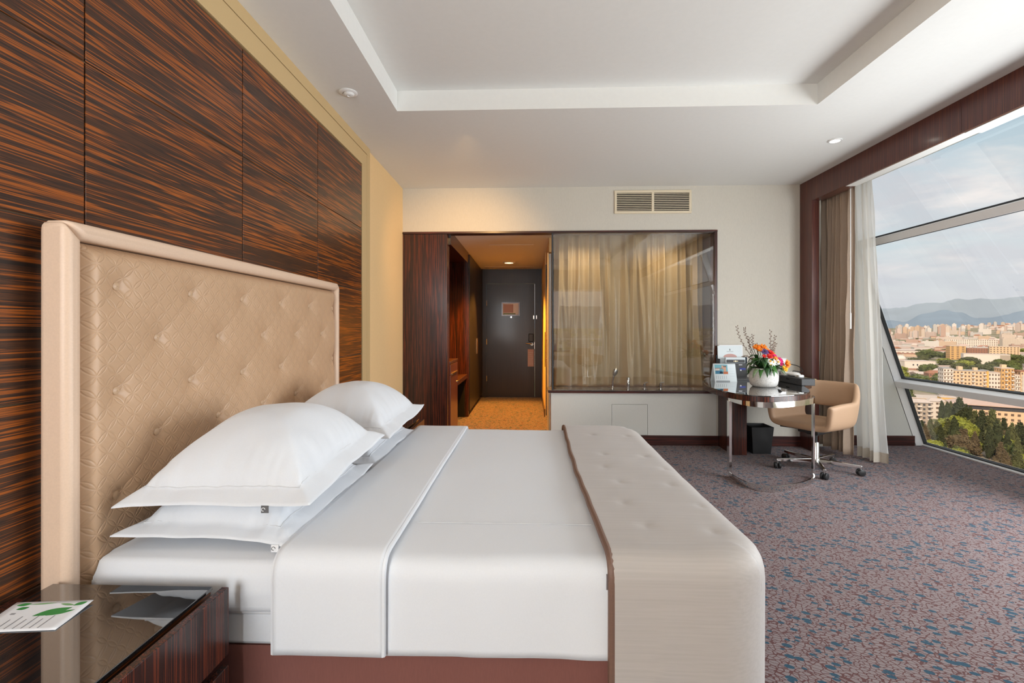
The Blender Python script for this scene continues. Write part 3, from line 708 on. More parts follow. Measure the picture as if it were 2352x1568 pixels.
def pillow(x0, x1, y0, y1, zc, droop, T, seed, tilt=(0, 0), corners=(0, 0, 0, 0), fl=.055, n=64):
    cx, cy, hx, hy = (x0 + x1) / 2, (y0 + y1) / 2, (x1 - x0) / 2, (y1 - y0) / 2
    fu, fv = 1 - fl / hx, 1 - fl / hy
    def mid(u, v):
        e = max(abs(u), abs(v)); r = max(0, e - .25) / .75
        z = zc - droop * r ** 1.7 + tilt[0] * u + tilt[1] * v
        wu, wv = (u + 1) / 2, (v + 1) / 2; k = (abs(u) * abs(v)) ** 3
        z += k * (corners[0] * (1 - wu) * (1 - wv) + corners[1] * wu * (1 - wv) + corners[2] * wu * wv + corners[3] * (1 - wu) * wv)
        x = cx + u * hx * (1 - .05 * (1 - v * v) * 0 - .05 * (1 - abs(v)) * abs(u)); y = cy + v * hy * (1 - .04 * (1 - abs(u)) * abs(v))
        return x, y, z
    def th(u, v):
        a, b = abs(u) / fu, abs(v) / fv
        if a >= 1 or b >= 1: return 0
        return T * ((1 - a ** 2.3) * (1 - b ** 2.3)) ** .5
    def surf(u, v, top):
        x, y, z = mid(u, v); t = th(u, v)
        w = .006 * nz(x * 5, y * 5, seed) + .0035 * nz(x * 13, y * 11, seed + 3)
        e = max(abs(u) / fu, abs(v) / fv)
        g = exp(-((e - .93) / .14) ** 2)
        a = v if abs(u) / fu > abs(v) / fv else u
        w += g * (.0012 * sin(a * 34 + 9 * nz(a * 3, seed, 0)) + .005 * nz(a * 7, seed, 2) + .003 * nz(a * 19, seed, 5))
        if e > 1: w += .005 * nz(x * 9, y * 9, seed + 7)
        return (x, y, z + (.62 * t + w if top else -.38 * t - .003 + w * .6))
    mb = MB(); g = lambda i: 2 * i - 1
    warp = lambda s: g(s) * (1.25 - .25 * abs(g(s)))
    mb.grid(lambda u, v: surf(warp(u), warp(v), True), n, n); mb.grid(lambda u, v: surf(warp(u), warp(v), False), n, n)
    rim = []
    N = 4 * n
    ring = [(warp(i / n), -1) for i in range(n)] + [(1, warp(i / n)) for i in range(n)] + [(-warp(i / n), 1) for i in range(n)] + [(-1, -warp(i / n)) for i in range(n)]
    vs = [surf(u, v, True) for u, v in ring] + [surf(u, v, False) for u, v in ring]
    mb.add(vs, [(i, (i + 1) % N, N + (i + 1) % N, N + i) for i in range(N)])
    m = 30; sm = [(-fu + 2 * fu * i / m, -fv) for i in range(m)] + [(fu, -fv + 2 * fv * i / m) for i in range(m)] + [(fu - 2 * fu * i / m, fv) for i in range(m)] + [(-fu, fv - 2 * fv * i / m) for i in range(m)]
    seam = [surf(u, v, True) for u, v in sm]; seam.append(seam[0]); seam = [(x, y, z + .0022) for x, y, z in seam]
    return mb, seam, surf
grey_em = flat('emblem_grey', (.14, .14, .145), .8)
def make_pillow(label, args, tagpos=None):
    seed_dark = args['seed'] % 2 == 0
    mb, seam, surf = pillow(**args)
    t = thing('pillow', label, 'pillow', ((args['x0'] + args['x1']) / 2, (args['y0'] + args['y1']) / 2, args['zc'] - args['droop']), group='white bed pillows')
    mb.build('pillowcase', 'linen', t, ang=80); MB().tube(seam, .0016, 6, cap=False).build('hem_stitching', 'linen_seam', t)
    if tagpos:
        x, y, z = surf(*tagpos, False)
        MB().box(x - .011, x + .011, y - .004, y - .002, z - .018, z + .003).build('woven_label', flat('grey_label', (.12, .12, .125), .8) if seed_dark else 'paper', t)
        MB().tube([(x - .004 + .0055 * cos(a * .7), y - .0045, z - .0075 + .005 * sin(a * .7)) for a in range(8)], .001, 5).build('label_emblem', 'paper' if seed_dark else grey_em, t)
low = dict(x0=-1.225, x1=-.690, y0=1.372, y1=2.120, zc=.722, droop=.062, T=.132, tilt=(-.004, .0), corners=(-.0, -.018, .02, .02))
top = dict(x0=-1.235, x1=-.640, y0=1.388, y1=2.125, zc=.872, droop=.098, T=.176, tilt=(.0, .024), corners=(-.01, .01, .0, .03))
make_pillow('white flanged pillow lying lowest on the nearer side of the bed', dict(low, seed=1), (.84, -1))
make_pillow('plump white pillow on top of the nearer pillow stack', dict(top, seed=2), (.55, -1))
make_pillow('white flanged pillow under the farther pillow stack', dict(low, seed=3, y0=2.185, y1=2.930, corners=(0, -.025, .0, .02)))
make_pillow('plump white pillow on top of the farther pillow stack', dict(top, seed=4, y0=2.200, y1=2.935, tilt=(.0, .006), corners=(0, .0, .03, .03)))

# ------------------------------------------------------------------ nightstands
def nightstand(label, y0, y1):
    t = thing('nightstand', label, 'nightstand', (-1.1, (y0 + y1) / 2, 0))
    MB().box(-1.383, -.852, y0 + .01, y1 - .012, .10, .545).box(-1.36, -.88, y0 + .03, y1 - .03, 0, .10).build('carcass', 'ebony_v', t)
    MB().box(-1.286, -.848, y0 + .004, y1 - .004, .545, .571).build('top_board', 'ebony_h', t, bevel=.002)
    MB().box(-1.288, -.845, y0, y1, .5715, .5805).build('glass_top', 'black_glass', t, bevel=.0015)
    for z0, z1 in ((.400, .5785), (.10, .370)):
        d = MB().box(-.824, -.804, y0 - .004, y1 + .004, z0, z1).build('drawer', 'ebony_v', t, bevel=.002)
        MB().box(-.850, -.824, y0 + .02, y1 - .02, z0 + .02, z1 - .05).build('drawer_box', 'ebony_v', d)
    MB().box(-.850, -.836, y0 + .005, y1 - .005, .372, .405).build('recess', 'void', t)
    return t
nightstand('dark ebony nightstand with black glass top, near side of the bed', .70, 1.266)
nightstand('dark ebony nightstand beyond the farther pillow stack', 3.215, 3.69)
cd = thing('leaflet_card', 'white printed card with green leaves on the near nightstand', 'card', (-1.17, 1.1, .581))
green = flat('leaf_green_print', (.04, .26, .055), .6); green2 = flat('pale_green_print', (.20, .40, .16), .6); grey = flat('grey_print', (.30, .30, .31), .7)
za = .5812
A, B_, D_ = Vector((-1.264, 1.051)), Vector((-1.083, 1.069)), Vector((-1.243, 1.172))   # A low left, B low right, D upper left
ex, ey = (B_ - A), Vector((-1.097, 1.182)) - B_
def cp(u, v, z): p = A + ex * u + ey * v; return (p.x, p.y, z)
def bend(u, v): return .012 * max(0, v - .25) ** 1.5 * .6
MB().grid(lambda u, v: cp(u, v, za + .0008 + bend(u, v)), 10, 10).build('card_sheet', 'paper', cd, solid=.0008)
def shape(name, pts, mat):
    n = len(pts); b = MB(); b.add([cp(u, v, za + .0016 + bend(u, v)) for u, v in pts] + [cp(u, v, za + .0013 + bend(u, v)) for u, v in pts], [tuple(range(n)), tuple(range(2 * n - 1, n - 1, -1))]); return b.build(name, mat, cd, smooth=False)
def leafshape(c, ang, l, w, n=8):
    P = [(l * (i / n), w * sin(pi * i / n)) for i in range(n + 1)] + [(l * (1 - i / n), -w * sin(pi * i / n)) for i in range(1, n)]
    return [(c[0] + x * cos(ang) - y * sin(ang), c[1] + x * sin(ang) + y * cos(ang)) for x, y in P]
shape('printed_leaf', leafshape((.46, .50), .60, .46, .10), green)
shape('printed_leaf', leafshape((.62, .50), .55, .34, .05), green)
shape('printed_leaf', leafshape((.06, .88), .3, .18, .05), green)
shape('printed_leaf', leafshape((.13, .74), .5, .15, .05), green)
shape('printed_leaf', leafshape((.82, .82), .8, .18, .05), green)
shape('printed_leaf', leafshape((.22, .90), .1, .34, .02), green2)
shape('printed_leaf', leafshape((.62, .90), -.3, .22, .03), green2)
shape('printed_emblem', [(.14, .57), (.20, .57), (.20, .62), (.14, .62)], grey)
for k in range(6): shape('print_line', [(.24 + .1 * k, .08), (.252 + .1 * k, .08), (.252 + .1 * k, .40 + .1 * (k % 2)), (.24 + .1 * k, .40 + .1 * (k % 2))], grey)

# ------------------------------------------------------------------ desk
dk = thing('desk', 'peninsula desk with black glass top and chrome loop leg', 'desk', (2.05, 4.7, 0))
outl = [(1.665, 4.665), (1.625, 4.46), (1.606, 4.26), (1.622, 4.09), (1.661, 3.95), (1.73, 3.845), (1.835, 3.80), (1.973, 3.825), (2.133, 3.900), (2.245, 3.985), (2.335, 4.105), (2.39, 4.21), (2.44, 4.33), (2.49, 4.46), (2.58, 4.60)]
poly = smooth_line(outl, 6) + [(2.70, 4.72), (2.70, 4.95), (2.915, 5.02), (2.915, 5.315), (2.02, 5.315), (1.90, 5.24), (1.80, 5.06), (1.72, 4.86)]
MB().prism(poly, .703, .744).build('top_board', 'ebony_v', dk, bevel=.002)
cxd, cyd = 2.08, 4.5
ins = [(cxd + (x - cxd) * .992, cyd + (y - cyd) * .994) for x, y in poly]
MB().prism(ins, .744, .752).build('glass_top', 'black_glass', dk, bevel=.0015)
loop = smooth_line([(1.717, 4.225), (1.718, 4.06), (1.748, 3.925), (1.825, 3.845), (1.930, 3.835), (2.08, 3.895), (2.235, 3.985), (2.36, 4.09), (2.413, 4.205)], 8)
MB().strip(loop, .655, .703, .010).build('upper_band', 'chrome', dk)
MB().strip(loop, .002, .045, .010).build('floor_band', 'chrome', dk)
MB().box(1.706, 1.728, 4.185, 4.232, .045, .655).build('leg', 'chrome', dk)
MB().box(2.407, 2.420, 4.185, 4.212, .045, .655).build('leg', 'chrome', dk)
MB().box(2.05, 2.19, 4.945, 5.322, 0, .703).build('pedestal', 'ebony_v', dk, bevel=.002)

# items on the desk
DT = .752
vs_ = thing('vase', 'white speckled round pot on the desk', 'vase', (2.108, 4.425, DT))
prof = [(.080, 0), (.096, .005), (.112, .024), (.119, .055), (.121, .095), (.119, .130), (.114, .160), (.111, .167), (.105, .167), (.104, .150), (.106, .120), (.02, .118)]
MB().lathe(prof, (2.108, 4.425, DT), 40).build('pot', 'speckle', vs_); MB().lathe([(.108, .125), (.10, .14), (.05, .146), (.002, .147)], (2.108, 4.425, DT), 20).build('soil', fine('soil', (.05, .035, .025), .9, .3, 80, .4), vs_)
fl = thing('flower_bouquet', 'bouquet of bright mixed flowers with twigs in the speckled pot', 'flowers', (2.108, 4.425, DT + .15))
FC = Vector((2.108, 4.425, DT))
rx, ry = Vector((cos(YAW), sin(YAW), 0)), Vector((-sin(YAW), cos(YAW), 0))
def F(a, b, h): return FC + rx * a + ry * b + Vector((0, 0, h))        # right, back, up from the pot's foot
greens = [fine('leaf_green_%s' % k, c, .4, .15, 60, .1) for k, c in (('dark', (.022, .075, .018)), ('mid', (.05, .16, .03)), ('pale', (.21, .31, .17)))]
def leaf(base, tip, w, mat, curl=.02):
    b, t = Vector(base), Vector(tip); d = t - b; up = Vector((0, 0, 1)); s = d.cross(up); s = s.normalized() if s.length > 1e-4 else Vector((1, 0, 0))
    nrm = s.cross(d).normalized(); vs = []; N = 5
    for i in range(N + 1):
        k = i / N; c = b + d * k + nrm * curl * sin(pi * k) - Vector((0, 0, curl * k * k)); ww = w * sin(pi * min(1, .08 + .92 * k) ** .8) if k < 1 else 0
        vs += [c - s * ww + nrm * ww * .25, c, c + s * ww + nrm * ww * .25]
    fs = []
    for i in range(N):
        for k in range(2): fs.append((3 * i + k, 3 * i + k + 1, 3 * i + 4 + k, 3 * i + 3 + k))
    o = MB().add(vs, fs).build('leaf', mat, fl, solid=.0012); return o
rnd = random.Random(11)
for i in range(46):                                                     # a ruff of leaves falling over the rim, then an inner mass
    a = 2 * pi * i / 46 + rnd.uniform(-.1, .1); lay = i % 3
    r0 = .05 + .02 * lay; r1 = (.155, .135, .115)[lay] * rnd.uniform(.9, 1.25); h1 = (.125, .20, .245)[lay] + rnd.uniform(-.025, .03)
    leaf(F(r0 * cos(a), r0 * sin(a), .165 + .03 * lay), F(r1 * cos(a), r1 * sin(a), h1), rnd.uniform(.016, .030), greens[(0, 1, 0, 1, 2)[rnd.randrange(5)]], .025)
for i in range(44):                                                     # greenery that fills the heart of the bouquet
    a = rnd.uniform(0, 2 * pi); q = rnd.random() ** .5; x, y = q * .105 * cos(a) + .015, q * .09 * sin(a); h = .315 - .10 * q - .55 * max(0, x) + rnd.uniform(-.03, .01)
    leaf(F(x * .5, y * .5, .17), F(x * 1.15, y * 1.15 - .01, max(.19, h)), rnd.uniform(.012, .024), greens[rnd.choice((0, 0, 1, 1, 2))], .012)
for a, b, h, tx, tz in ((-.11, -.06, .20, -.17, .215), (-.04, -.10, .25, -.06, .185), (.09, -.09, .20, .13, .155), (.03, -.11, .19, .02, .13), (-.02, -.11, .18, -.04, .12), (-.12, .0, .24, -.145, .29)):
    leaf(F(a * .5, b * .5, h), F(tx, b - .03, tz), .026, greens[(a > 0) + 0], .03)
def bloom(name, c, r, mat, petals=9, layers=2, cup=.5, nose=None):
    c = Vector(c); mb = MB(); out = (c - F(0, .02, .19)).normalized(); up = (out + Vector((0, -.55, .25))).normalized()
    s = up.cross(Vector((0, 0, 1))).normalized(); w = up.cross(s)
    for L in range(layers):
        k = 1 - .30 * L
        for i in range(petals):
            a = 2 * pi * (i + .5 * L) / petals; d = s * cos(a) + w * sin(a); q = s * -sin(a) + w * cos(a); R = r * k; hw = R * 2.1 / petals + .002
            p0 = c; p1 = c + d * R * .55 + up * R * cup * .30 * (1 + L); p2 = c + d * R + up * R * cup * (.5 + .8 * L)
            mb.add([p0 - q * hw * .3, p0 + q * hw * .3, p1 + q * hw, p1 - q * hw, p2 + q * hw * .55, p2 - q * hw * .55], [(0, 1, 2, 3), (3, 2, 4, 5)])
    o = mb.build(name, mat, fl, solid=.001)
    if nose is not None:
        MB().add([c + up * .012 + s * .010 * cos(a) + w * .010 * sin(a) for a in [k * pi / 4 for k in range(8)]] + [c + up * .022], [(k, (k + 1) % 8, 8) for k in range(8)]).build('flower_heart', nose, o)
    MB().tube([c, F(0, 0, .16) * .5 + c * .5, F(0, 0, .16)], .0025, 6).build('stem', greens[1], o)
pet = {k: fine('petal_' + k, c, .55, .12, 80, .1) for k, c in dict(orange=(.90, .25, .012), yellow=(.95, .50, .02), red=(.66, .012, .008), magenta=(.60, .004, .14), white=(.82, .82, .74), purple=(.10, .055, .20), coral=(.85, .27, .17)).items()}
dark_heart = flat('dark_heart', (.02, .012, .02), .7); yel = flat('yellow_heart', (.7, .35, .03), .6)
# right, back, up, radius, colour, petals, layers, cup
for a, b, h, r, k, n_, L, cu in ((-.065, .0, .345, .034, 'orange', 6, 2, .9), (-.046, -.02, .325, .026, 'orange', 6, 2, .9), (.0, .02, .345, .036, 'orange', 6, 2, .9), (.020, .0, .325, .026, 'orange', 6, 2, .8),
                                 (-.015, -.045, .312, .036, 'purple', 10, 2, .35), (.035, -.045, .302, .032, 'red', 10, 3, .6), (.012, -.075, .272, .030, 'red', 10, 3, .6), (-.032, -.07, .276, .018, 'red', 8, 2, .6),
                                 (.068, -.01, .292, .030, 'yellow', 6, 2, .7), (.062, -.055, .270, .030, 'magenta', 11, 3, .6), (.086, -.02, .270, .026, 'coral', 6, 2, .7), (.062, -.08, .250, .026, 'orange', 7, 2, .6),
                                 (.028, -.095, .225, .036, 'white', 11, 3, .5), (.0, -.105, .232, .026, 'white', 10, 3, .5), (.075, -.09, .225, .026, 'white', 9, 2, .6), (.105, -.065, .226, .043, 'magenta', 12, 3, .55), (.118, -.06, .20, .026, 'magenta', 12, 3, .55),
                                 (-.002, -.115, .198, .018, 'white', 8, 3, .9), (.135, -.055, .192, .030, 'white', 8, 2, .6), (.160, -.06, .205, .040, 'orange', 6, 2, 1.0), (.150, -.075, .165, .028, 'yellow', 7, 2, .7), (.125, -.09, .170, .024, 'yellow', 7, 2, .7)):
    bloom('%s_flower' % k, F(a, b, h), r, pet[k], n_, L, cu, dark_heart if k == 'purple' else (yel if k in ('white', 'orange') else None))
bark = fine('willow_bark', (.12, .055, .03), .7, .2, 80, .2); bud = fine('willow_bud', (.16, .10, .07), .6, .2, 80, .1)
for pts in ([(-.02, .03, .15), (-.10, .04, .28), (-.165, .04, .38), (-.205, .04, .465), (-.222, .04, .540)], [(-.01, .03, .15), (-.07, .05, .30), (-.110, .06, .41), (-.138, .06, .48), (-.142, .06, .525)], [(-.02, .03, .15), (-.07, .03, .33), (-.086, .03, .40), (-.082, .03, .46)],
            [(-.03, .04, .15), (-.085, .05, .30), (-.103, .05, .37), (-.105, .05, .44)], [(-.03, .0, .16), (-.10, .0, .24), (-.155, -.01, .275), (-.19, -.02, .272)], [(.03, .03, .15), (.085, .05, .30), (.088, .05, .40), (.090, .05, .50)],
            [(.04, .03, .15), (.095, .04, .30), (.115, .05, .385), (.132, .05, .452)], [(.05, .03, .15), (.105, .04, .28), (.118, .05, .33), (.138, .05, .385)], [(-.02, .03, .2), (-.045, .03, .33), (-.052, .03, .38)]):
    P = [F(*p) for p in smooth_line(pts, 5)]; n = len(P)
    tw = MB().tube(P, [.0028 * (1 - .6 * i / n) for i in range(n)], 6).build('willow_twig', bark, fl)
    bb = MB()
    for i in range(n // 3, n):
        s = (-1) ** i; d = (P[min(i + 1, n - 1)] - P[max(0, i - 1)]).normalized(); q = P[i] + rx * s * .006
        bb.tube([q, q + d * .006 + rx * s * .003, q + d * .013 + rx * s * .004], [.0018, .0042, .0012], 6)
    bb.build('bud', bud, tw)

cal = thing('desk_calendar', 'white tent calendar with beach photo standing on the desk', 'calendar', (1.935, 4.86, DT))
def slab(mb, x0, x1, yb, yt, z0, z1, th=.003): return mb.hexa([(x0, yb, z0), (x1, yb, z0), (x1, yb + th, z0), (x0, yb + th, z0), (x0, yt, z1), (x1, yt, z1), (x1, yt + th, z1), (x0, yt + th, z1)])
cw = flat('calendar_card', (.70, .77, .80), .6)
slab(MB(), 1.828, 2.043, 4.825, 4.872, DT, DT + .172).build('front_leaf', cw, cal); slab(MB(), 1.828, 2.043, 4.945, 4.880, DT, DT + .172).build('back_leaf', cw, cal)
def onleaf(name, u0, u1, v0, v1, mat, par=cal, e=.0008):
    yv = lambda v: 4.825 + .047 * v - e - .0006
    return slab(MB(), 1.828 + .215 * u0, 1.828 + .215 * u1, yv(v0), yv(v1), DT + .172 * v0, DT + .172 * v1, .0012).build(name, mat, par, smooth=False)
ph_ = onleaf('photo_print', .05, .63, .42, .95, flat('photo_sky_blue', (.16, .42, .50), .5))
for nm, a, b, c_, d_, col in (('photo_pool', .08, .36, .44, .62, (.05, .20, .33)), ('photo_face', .44, .56, .58, .82, (.62, .36, .25)), ('photo_face', .36, .44, .70, .90, (.60, .40, .30)), ('photo_cap', .44, .58, .80, .88, (.16, .12, .12)), ('photo_deck', .06, .26, .60, .72, (.66, .60, .55)), ('photo_shirt', .42, .63, .42, .56, (.55, .16, .06)), ('photo_shirt', .26, .40, .44, .56, (.02, .05, .09)), ('photo_rail', .06, .42, .72, .76, (.35, .20, .16))):
    onleaf(nm, a, b, c_, d_, flat(nm + str(a), col, .6), ph_, .0016)
onleaf('bottom_bar', .06, .68, .015, .045, flat('bar_grey', (.10, .12, .14), .6))
for k in range(6): onleaf('date_column', .08 + .09 * k, .10 + .09 * k, .15, .34, flat('date_grey%d' % k, (.50, .56, .60), .7))
for k in range(4): onleaf('text_line', .70, .93, .30 + .14 * k, .312 + .14 * k, flat('text_grey%d' % k, (.55, .61, .64), .7))
wb_ = MB()
for k in range(16):
    x = 1.84 + .0128 * k; wb_.tube([(x, 4.868 + .012 * (1 + cos(a)) * .7, DT + .170 + .008 * sin(a)) for a in [j * pi / 4 for j in range(9)]], .0009, 5, cap=False)
tag(wb_.build('spiral_binding', 'steel', cal), kind='stuff')

fo = thing('brochure_stand', 'navy stand holding white brochures behind the calendar', 'brochure stand', (2.16, 5.27, DT))
MB().box(2.02, 2.305, 5.296, 5.304, DT, DT + .235).box(2.02, 2.026, 5.20, 5.30, DT, DT + .20).box(2.299, 2.305, 5.20, 5.30, DT, DT + .22).box(2.02, 2.305, 5.20, 5.304, DT, DT + .008).build('stand', 'navy', fo)
MB().box(2.10, 2.298, 5.19, 5.20, DT + .005, DT + .155).build('front_pocket', 'black_leather', fo)
MB().box(2.225, 2.285, 5.1885, 5.19, DT + .085, DT + .105).build('blue_sticker', flat('blue_sticker', (.02, .04, .30), .5), fo)
MB().box(2.215, 2.25, 5.1885, 5.19, DT + .135, DT + .142).build('title_print', 'paper', fo); MB().lathe([(.007, 0), (.007, .001)], (0, 0, 0), 12)
MB().tube([(2.235, 5.189, DT + .082), (2.235, 5.1875, DT + .082)], .008, 14).build('round_sticker', 'paper', fo)
b1 = thing('brochure', 'tall white brochure with a pink half circle in the navy stand', 'brochure', (2.15, 5.27, DT + .01))
slab(MB(), 2.03, 2.285, 5.262, 5.285, DT + .01, DT + .335, .006).build('cover', cw, b1, smooth=False)
def onb(name, pts, mat): 
    yv = lambda z: 5.262 + .023 * (z - .01) / .325 - .0012
    n = len(pts); MB().add([(x, yv(z), DT + z) for x, z in pts] + [(x, yv(z) + .0008, DT + z) for x, z in pts], [tuple(range(n)), tuple(range(2 * n - 1, n - 1, -1))]).build(name, mat, b1, smooth=False)
onb('half_circle_print', [(2.16 + .072 * cos(a), .215 + .035 * sin(a)) for a in [k * pi / 14 for k in range(15)]], flat('pink_print', (.52, .30, .27), .6))
onb('emblem_print', [(2.155, .285), (2.165, .285), (2.162, .305), (2.158, .305)], 'black'); onb('text_print', [(2.125, .272), (2.195, .272), (2.195, .276), (2.125, .276)], grey)
b2 = thing('booklet', 'second white brochure peeking behind the pink half circle one', 'brochure', (2.19, 5.29, DT + .01))
slab(MB(), 2.05, 2.30, 5.284, 5.294, DT + .01, DT + .345, .002).build('cover', 'paper', b2, smooth=False)
b3 = thing('stationery_box', 'small white box with black band in the navy stand', 'box', (2.2, 5.23, DT + .15))
MB().box(2.085, 2.290, 5.205, 5.245, DT + .156, DT + .215).build('body', cw, b3, bevel=.002); MB().box(2.092, 2.284, 5.2035, 5.205, DT + .160, DT + .192).build('band', 'black', b3)
MB().tube([(2.188, 5.2035, DT + .176), (2.188, 5.2025, DT + .176)], .007, 12).build('emblem', 'bronze', b3); MB().box(2.165, 2.212, 5.2025, 5.2035, DT + .1745, DT + .1775).build('emblem_bar', 'bronze', b3)

bx_ = thing('black_tray_box', 'black leatherette box with drawer at the window end of the desk', 'box', (2.59, 4.7, DT))
MB().box(2.478, 2.600, 4.49, 4.905, DT, DT + .062).build('body', 'black_leather', bx_, bevel=.004)
d = MB().box(2.474, 2.480, 4.56, 4.87, DT + .006, DT + .046).build('drawer', 'black_leather', bx_, bevel=.001)
MB().box(2.4725, 2.4755, 4.69, 4.745, DT + .034, DT + .046).build('finger_notch', 'void', d)
tf = thing('black_folder', 'black folder lying behind the black drawer box on the desk', 'folder', (2.70, 5.1, DT))
MB().hexa([(2.50, 4.99, DT), (2.72, 4.99, DT), (2.80, 5.28, DT), (2.58, 5.28, DT), (2.50, 4.99, DT + .03), (2.72, 4.99, DT + .03), (2.80, 5.28, DT + .055), (2.58, 5.28, DT + .055)]).build('cover', 'black_leather', tf, bevel=.003)
br = thing('yellow_leaflet', 'yellow printed leaflet beside the black folder on the desk', 'leaflet', (2.83, 5.1, DT))
yl = flat('yellow_leaflet_print', (.56, .50, .26), .6)
MB().box(2.775, 2.90, 4.985, 5.28, DT, DT + .012).build('sheet', yl, br)
for k in range(4): MB().box(2.785 + .03 * k, 2.80 + .03 * k, 5.0, 5.12, DT + .012, DT + .0128).build('print_block', 'black_leather' if k % 2 else 'paper', br)
ad = thing('white_adapter', 'white rounded adapter with round hole on the black drawer box', 'adapter', (2.56, 4.72, DT + .062))
zA = DT + .062
MB().grid(lambda u, v: (2.54 + .048 * sin(pi * v) * cos(2 * pi * u), 4.735 + .085 * sin(pi * v) * sin(2 * pi * u), zA + .022 - .022 * cos(pi * v)), 24, 12).build('shell', 'white_plastic', ad)
MB().box(2.515, 2.565, 4.60, 4.68, zA, zA + .026).build('plug_ear', 'white_plastic', ad, bevel=.008); MB().tube([(2.5155, 4.63, zA + .014), (2.514, 4.63, zA + .014)], .006, 12).build('round_hole', 'void', ad)
cb = thing('power_cord', 'black cord arching from wall socket to the white adapter', 'cord', (2.68, 5.1, zA))
P = smooth_line([(2.705, 5.315, .905), (2.74, 5.24, .902), (2.78, 5.10, .885), (2.76, 4.98, .85), (2.69, 4.88, .845), (2.59, 4.83, .858), (2.55, 4.77, zA + .042)], 8)
MB().tube(P, .0042, 8).build('cable', 'black', cb); MB().tube([(2.70, 5.335, .905), (2.70, 5.30, .905), (2.715, 5.285, .904)], [.018, .017, .007], 14).build('plug', 'black', cb)
sk = thing('wall_socket', 'white double wall socket behind the desk flowers', 'socket', (2.72, YB, .86))
MB().box(2.64, 2.785, YB - .008, YB, .865, .955).build('plate', 'white_plastic', sk, bevel=.003); MB().box(2.725, 2.775, YB - .0095, YB - .008, .885, .935).build('insert', 'steel', sk)
MB().box(2.64, 2.785, YB - .010, YB, .835, .850).build('lower_strip', 'black', sk)
tl = thing('small_white_plug', 'white plug block left of the white adapter on the black box', 'adapter', (2.52, 4.85, zA))
MB().box(2.49, 2.54, 4.80, 4.88, zA, zA + .036).build('body', 'white_plastic', tl, bevel=.006)
lp = thing('black_charger', 'black upright charger beside the speckled pot', 'charger', (2.44, 4.93, DT))
MB().box(2.42, 2.452, 4.905, 4.96, DT, DT + .10).build('body', 'black', lp, bevel=.004); MB().tube(smooth_line([(2.452, 4.93, DT + .085), (2.50, 4.92, DT + .095), (2.56, 4.88, DT + .085), (2.57, 4.80, zA + .03)], 6), .003, 6).build('cable', 'black', lp)
kb = thing('black_desk_mat', 'thin black folder on the desk left of the pot', 'folder', (2.2, 5.0, DT))
MB().box(2.07, 2.36, 4.90, 5.13, DT, DT + .016).build('cover', 'black_leather', kb, bevel=.002)

bn_ = thing('waste_bin', 'black tapered waste bin on the carpet under the desk', 'bin', (2.37, 5.1, 0))
def sq(h, c, z): return [(c[0] - h, c[1] - h, z), (c[0] + h, c[1] - h, z), (c[0] + h, c[1] + h, z), (c[0] - h, c[1] + h, z)]
cc = (2.365, 5.09); vs = sq(.090, cc, .003) + sq(.112, cc, .275) + sq(.106, cc, .275) + sq(.085, cc, .012)
fs = [(3, 2, 1, 0)] + [(i, (i + 1) % 4, 4 + (i + 1) % 4, 4 + i) for i in range(4)] + [(4 + i, 4 + (i + 1) % 4, 8 + (i + 1) % 4, 8 + i) for i in range(4)] + [(8 + i, 8 + (i + 1) % 4, 12 + (i + 1) % 4, 12 + i) for i in range(4)] + [(12, 13, 14, 15)]
MB().add(vs, fs).build('body', 'black', bn_, bevel=.004); MB().box(cc[0] - .09, cc[0] + .09, cc[1] - .09, cc[1] + .09, .0, .004).build('base', 'black', bn_)

